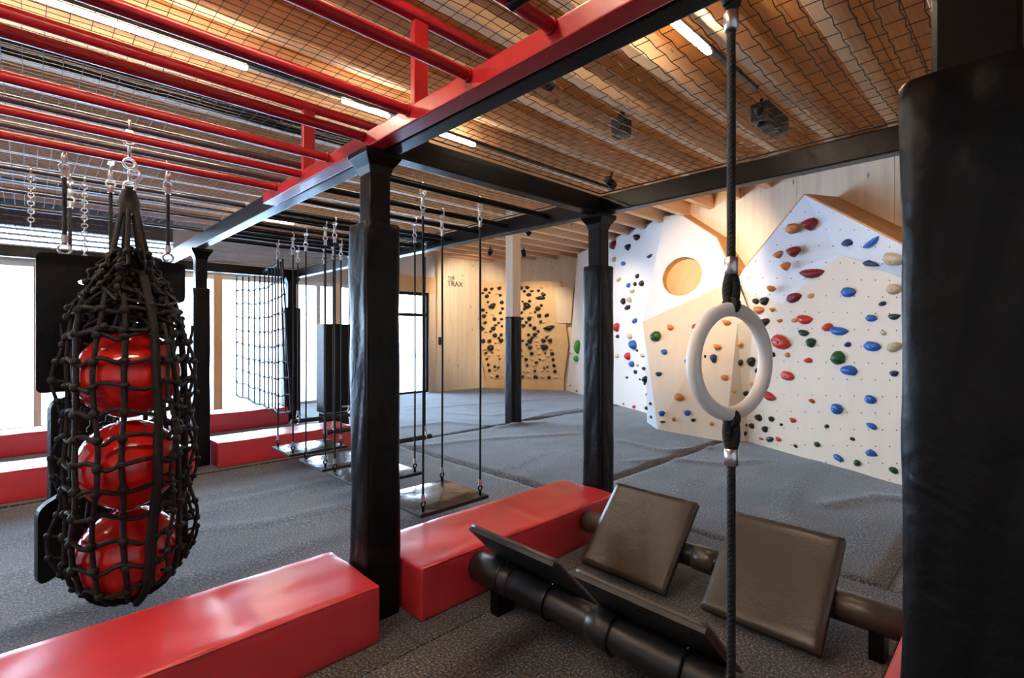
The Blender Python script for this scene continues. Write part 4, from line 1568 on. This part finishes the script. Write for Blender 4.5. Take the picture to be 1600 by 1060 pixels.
SP = SPOT_POWER
spot((5.2, 3.6, 3.34), (7.6, 3.6, 2.3), SP * 1.3, 'ceiling spotlight aimed at the volume with the hole')
spot((4.5, 1.6, 3.34), (6.6, 1.4, 1.2), SP * 1.2, 'ceiling spotlight aimed at the right climbing wall')
spot((6.6, 6.4, 3.34), (8.6, 6.0, 1.6), SP * .9, 'ceiling spotlight aimed at the long white wall')
spot((7.6, 8.6, 3.34), (8.6, 10.7, 2.2), SP * 1.0, 'ceiling spotlight aimed at the lettering wall')
spot((8.3, 8.2, 3.34), (9.9, 9.3, 1.4), SP * .8, 'ceiling spotlight aimed at the hold board')


# ================================================================== OVERHEAD SAFETY NETS
def seg(mb, p, q, r):
    d = q - p
    a = d.cross(Vector((0, 0, 1)))
    if a.length < 1e-6:
        a = Vector((1, 0, 0))
    a.normalize()
    b = a.cross(d).normalized()
    vs = [c + (a * math.cos(t_) + b * math.sin(t_)) * r for c in (p, q) for t_ in (PI / 2, PI / 2 + 2 * PI / 3, PI / 2 + 4 * PI / 3)]
    mb.add(vs, [(0, 1, 4, 3), (1, 2, 5, 4), (2, 0, 3, 5)])


def hexnet(x0, x1, y0, y1, zf, dx, dy, r, zig, square=False):
    mb = MB()
    nx, ny = int((x1 - x0) / dx), int((y1 - y0) / dy)

    def P(i, j):
        x = x0 + (x1 - x0) * i / nx
        s_ = zig if (i + j) % 2 else -zig
        y = y0 + (y1 - y0) * j / ny + (s_ if 0 < j < ny else 0)
        return Vector((x, y, zf(x, y)))
    for j in range(ny + 1):
        for i in range(nx):
            seg(mb, P(i, j), P(i + 1, j), r)
    for j in range(ny):
        for i in range(nx + 1):
            if (i + j) % 2 == 0:
                seg(mb, P(i, j), P(i, j + 1), r * .9)
            elif square:
                seg(mb, P(i, j), P(i, j + 1), r * .9)
    return mb


def sagf(x0, x1, y0, y1, z, s_):
    return lambda x, y: z - s_ * math.sin(PI * (x - x0) / (x1 - x0)) * math.sin(PI * (y - y0) / (y1 - y0)) + .008 * mnoise.noise(Vector((x * 3, y * 3, z)))


def net(x0, x1, y0, y1, z, s_, dx, dy, r, zig, label):
    t = thing('safety_net', label, 'net', ((x0 + x1) / 2, (y0 + y1) / 2, z))
    hexnet(x0, x1, y0, y1, sagf(x0, x1, y0, y1, z, s_), dx, dy, r, zig, dx > .08).build('netting', 'net_cord', t, kind='stuff')
    mb = MB()
    mb.tube([(x0, y0, z), (x1, y0, z), (x1, y1, z), (x0, y1, z), (x0, y0, z)], .006, 6)
    mb.build('border_rope', 'black_rope', t)
    return t


net(1.46, 3.315, -1.1, 2.41, 2.625, .05, .057, .058, .0021, .0035, 'black mesh safety net over the ring at upper right')
net(1.46, 3.315, 2.53, 8.86, 2.625, .04, .060, .060, .0018, .0035, 'black mesh safety net above the swings')
net(-2.2, 2.08, -1.1, 8.86, 3.06, .03, .083, .055, .0021, .002, 'black square-mesh net above the monkey bars')

# the far edge of that net drops as a curtain in front of the louvres
t = thing('net_curtain', 'strip of black net hanging down before the louvres, far left', 'net', (-.4, 8.84, 2.6))
mb = MB()
for i in range(42):
    x = -2.15 + i * .083
    pts = [Vector((x + .02 * k, 8.84 - .05 * math.sin(PI * k / 6), 3.05 - .075 * k)) for k in range(7)]
    for a, b in zip(pts, pts[1:]):
        seg(mb, a, b, .003)
for k in range(1, 7):
    for i in range(41):
        x = -2.15 + i * .083 + .02 * k
        seg(mb, Vector((x, 8.84 - .05 * math.sin(PI * k / 6), 3.05 - .075 * k)), Vector((x + .083, 8.84 - .05 * math.sin(PI * k / 6), 3.05 - .075 * k)), .0025)
mb.build('netting', 'net_cord', t, kind='stuff')
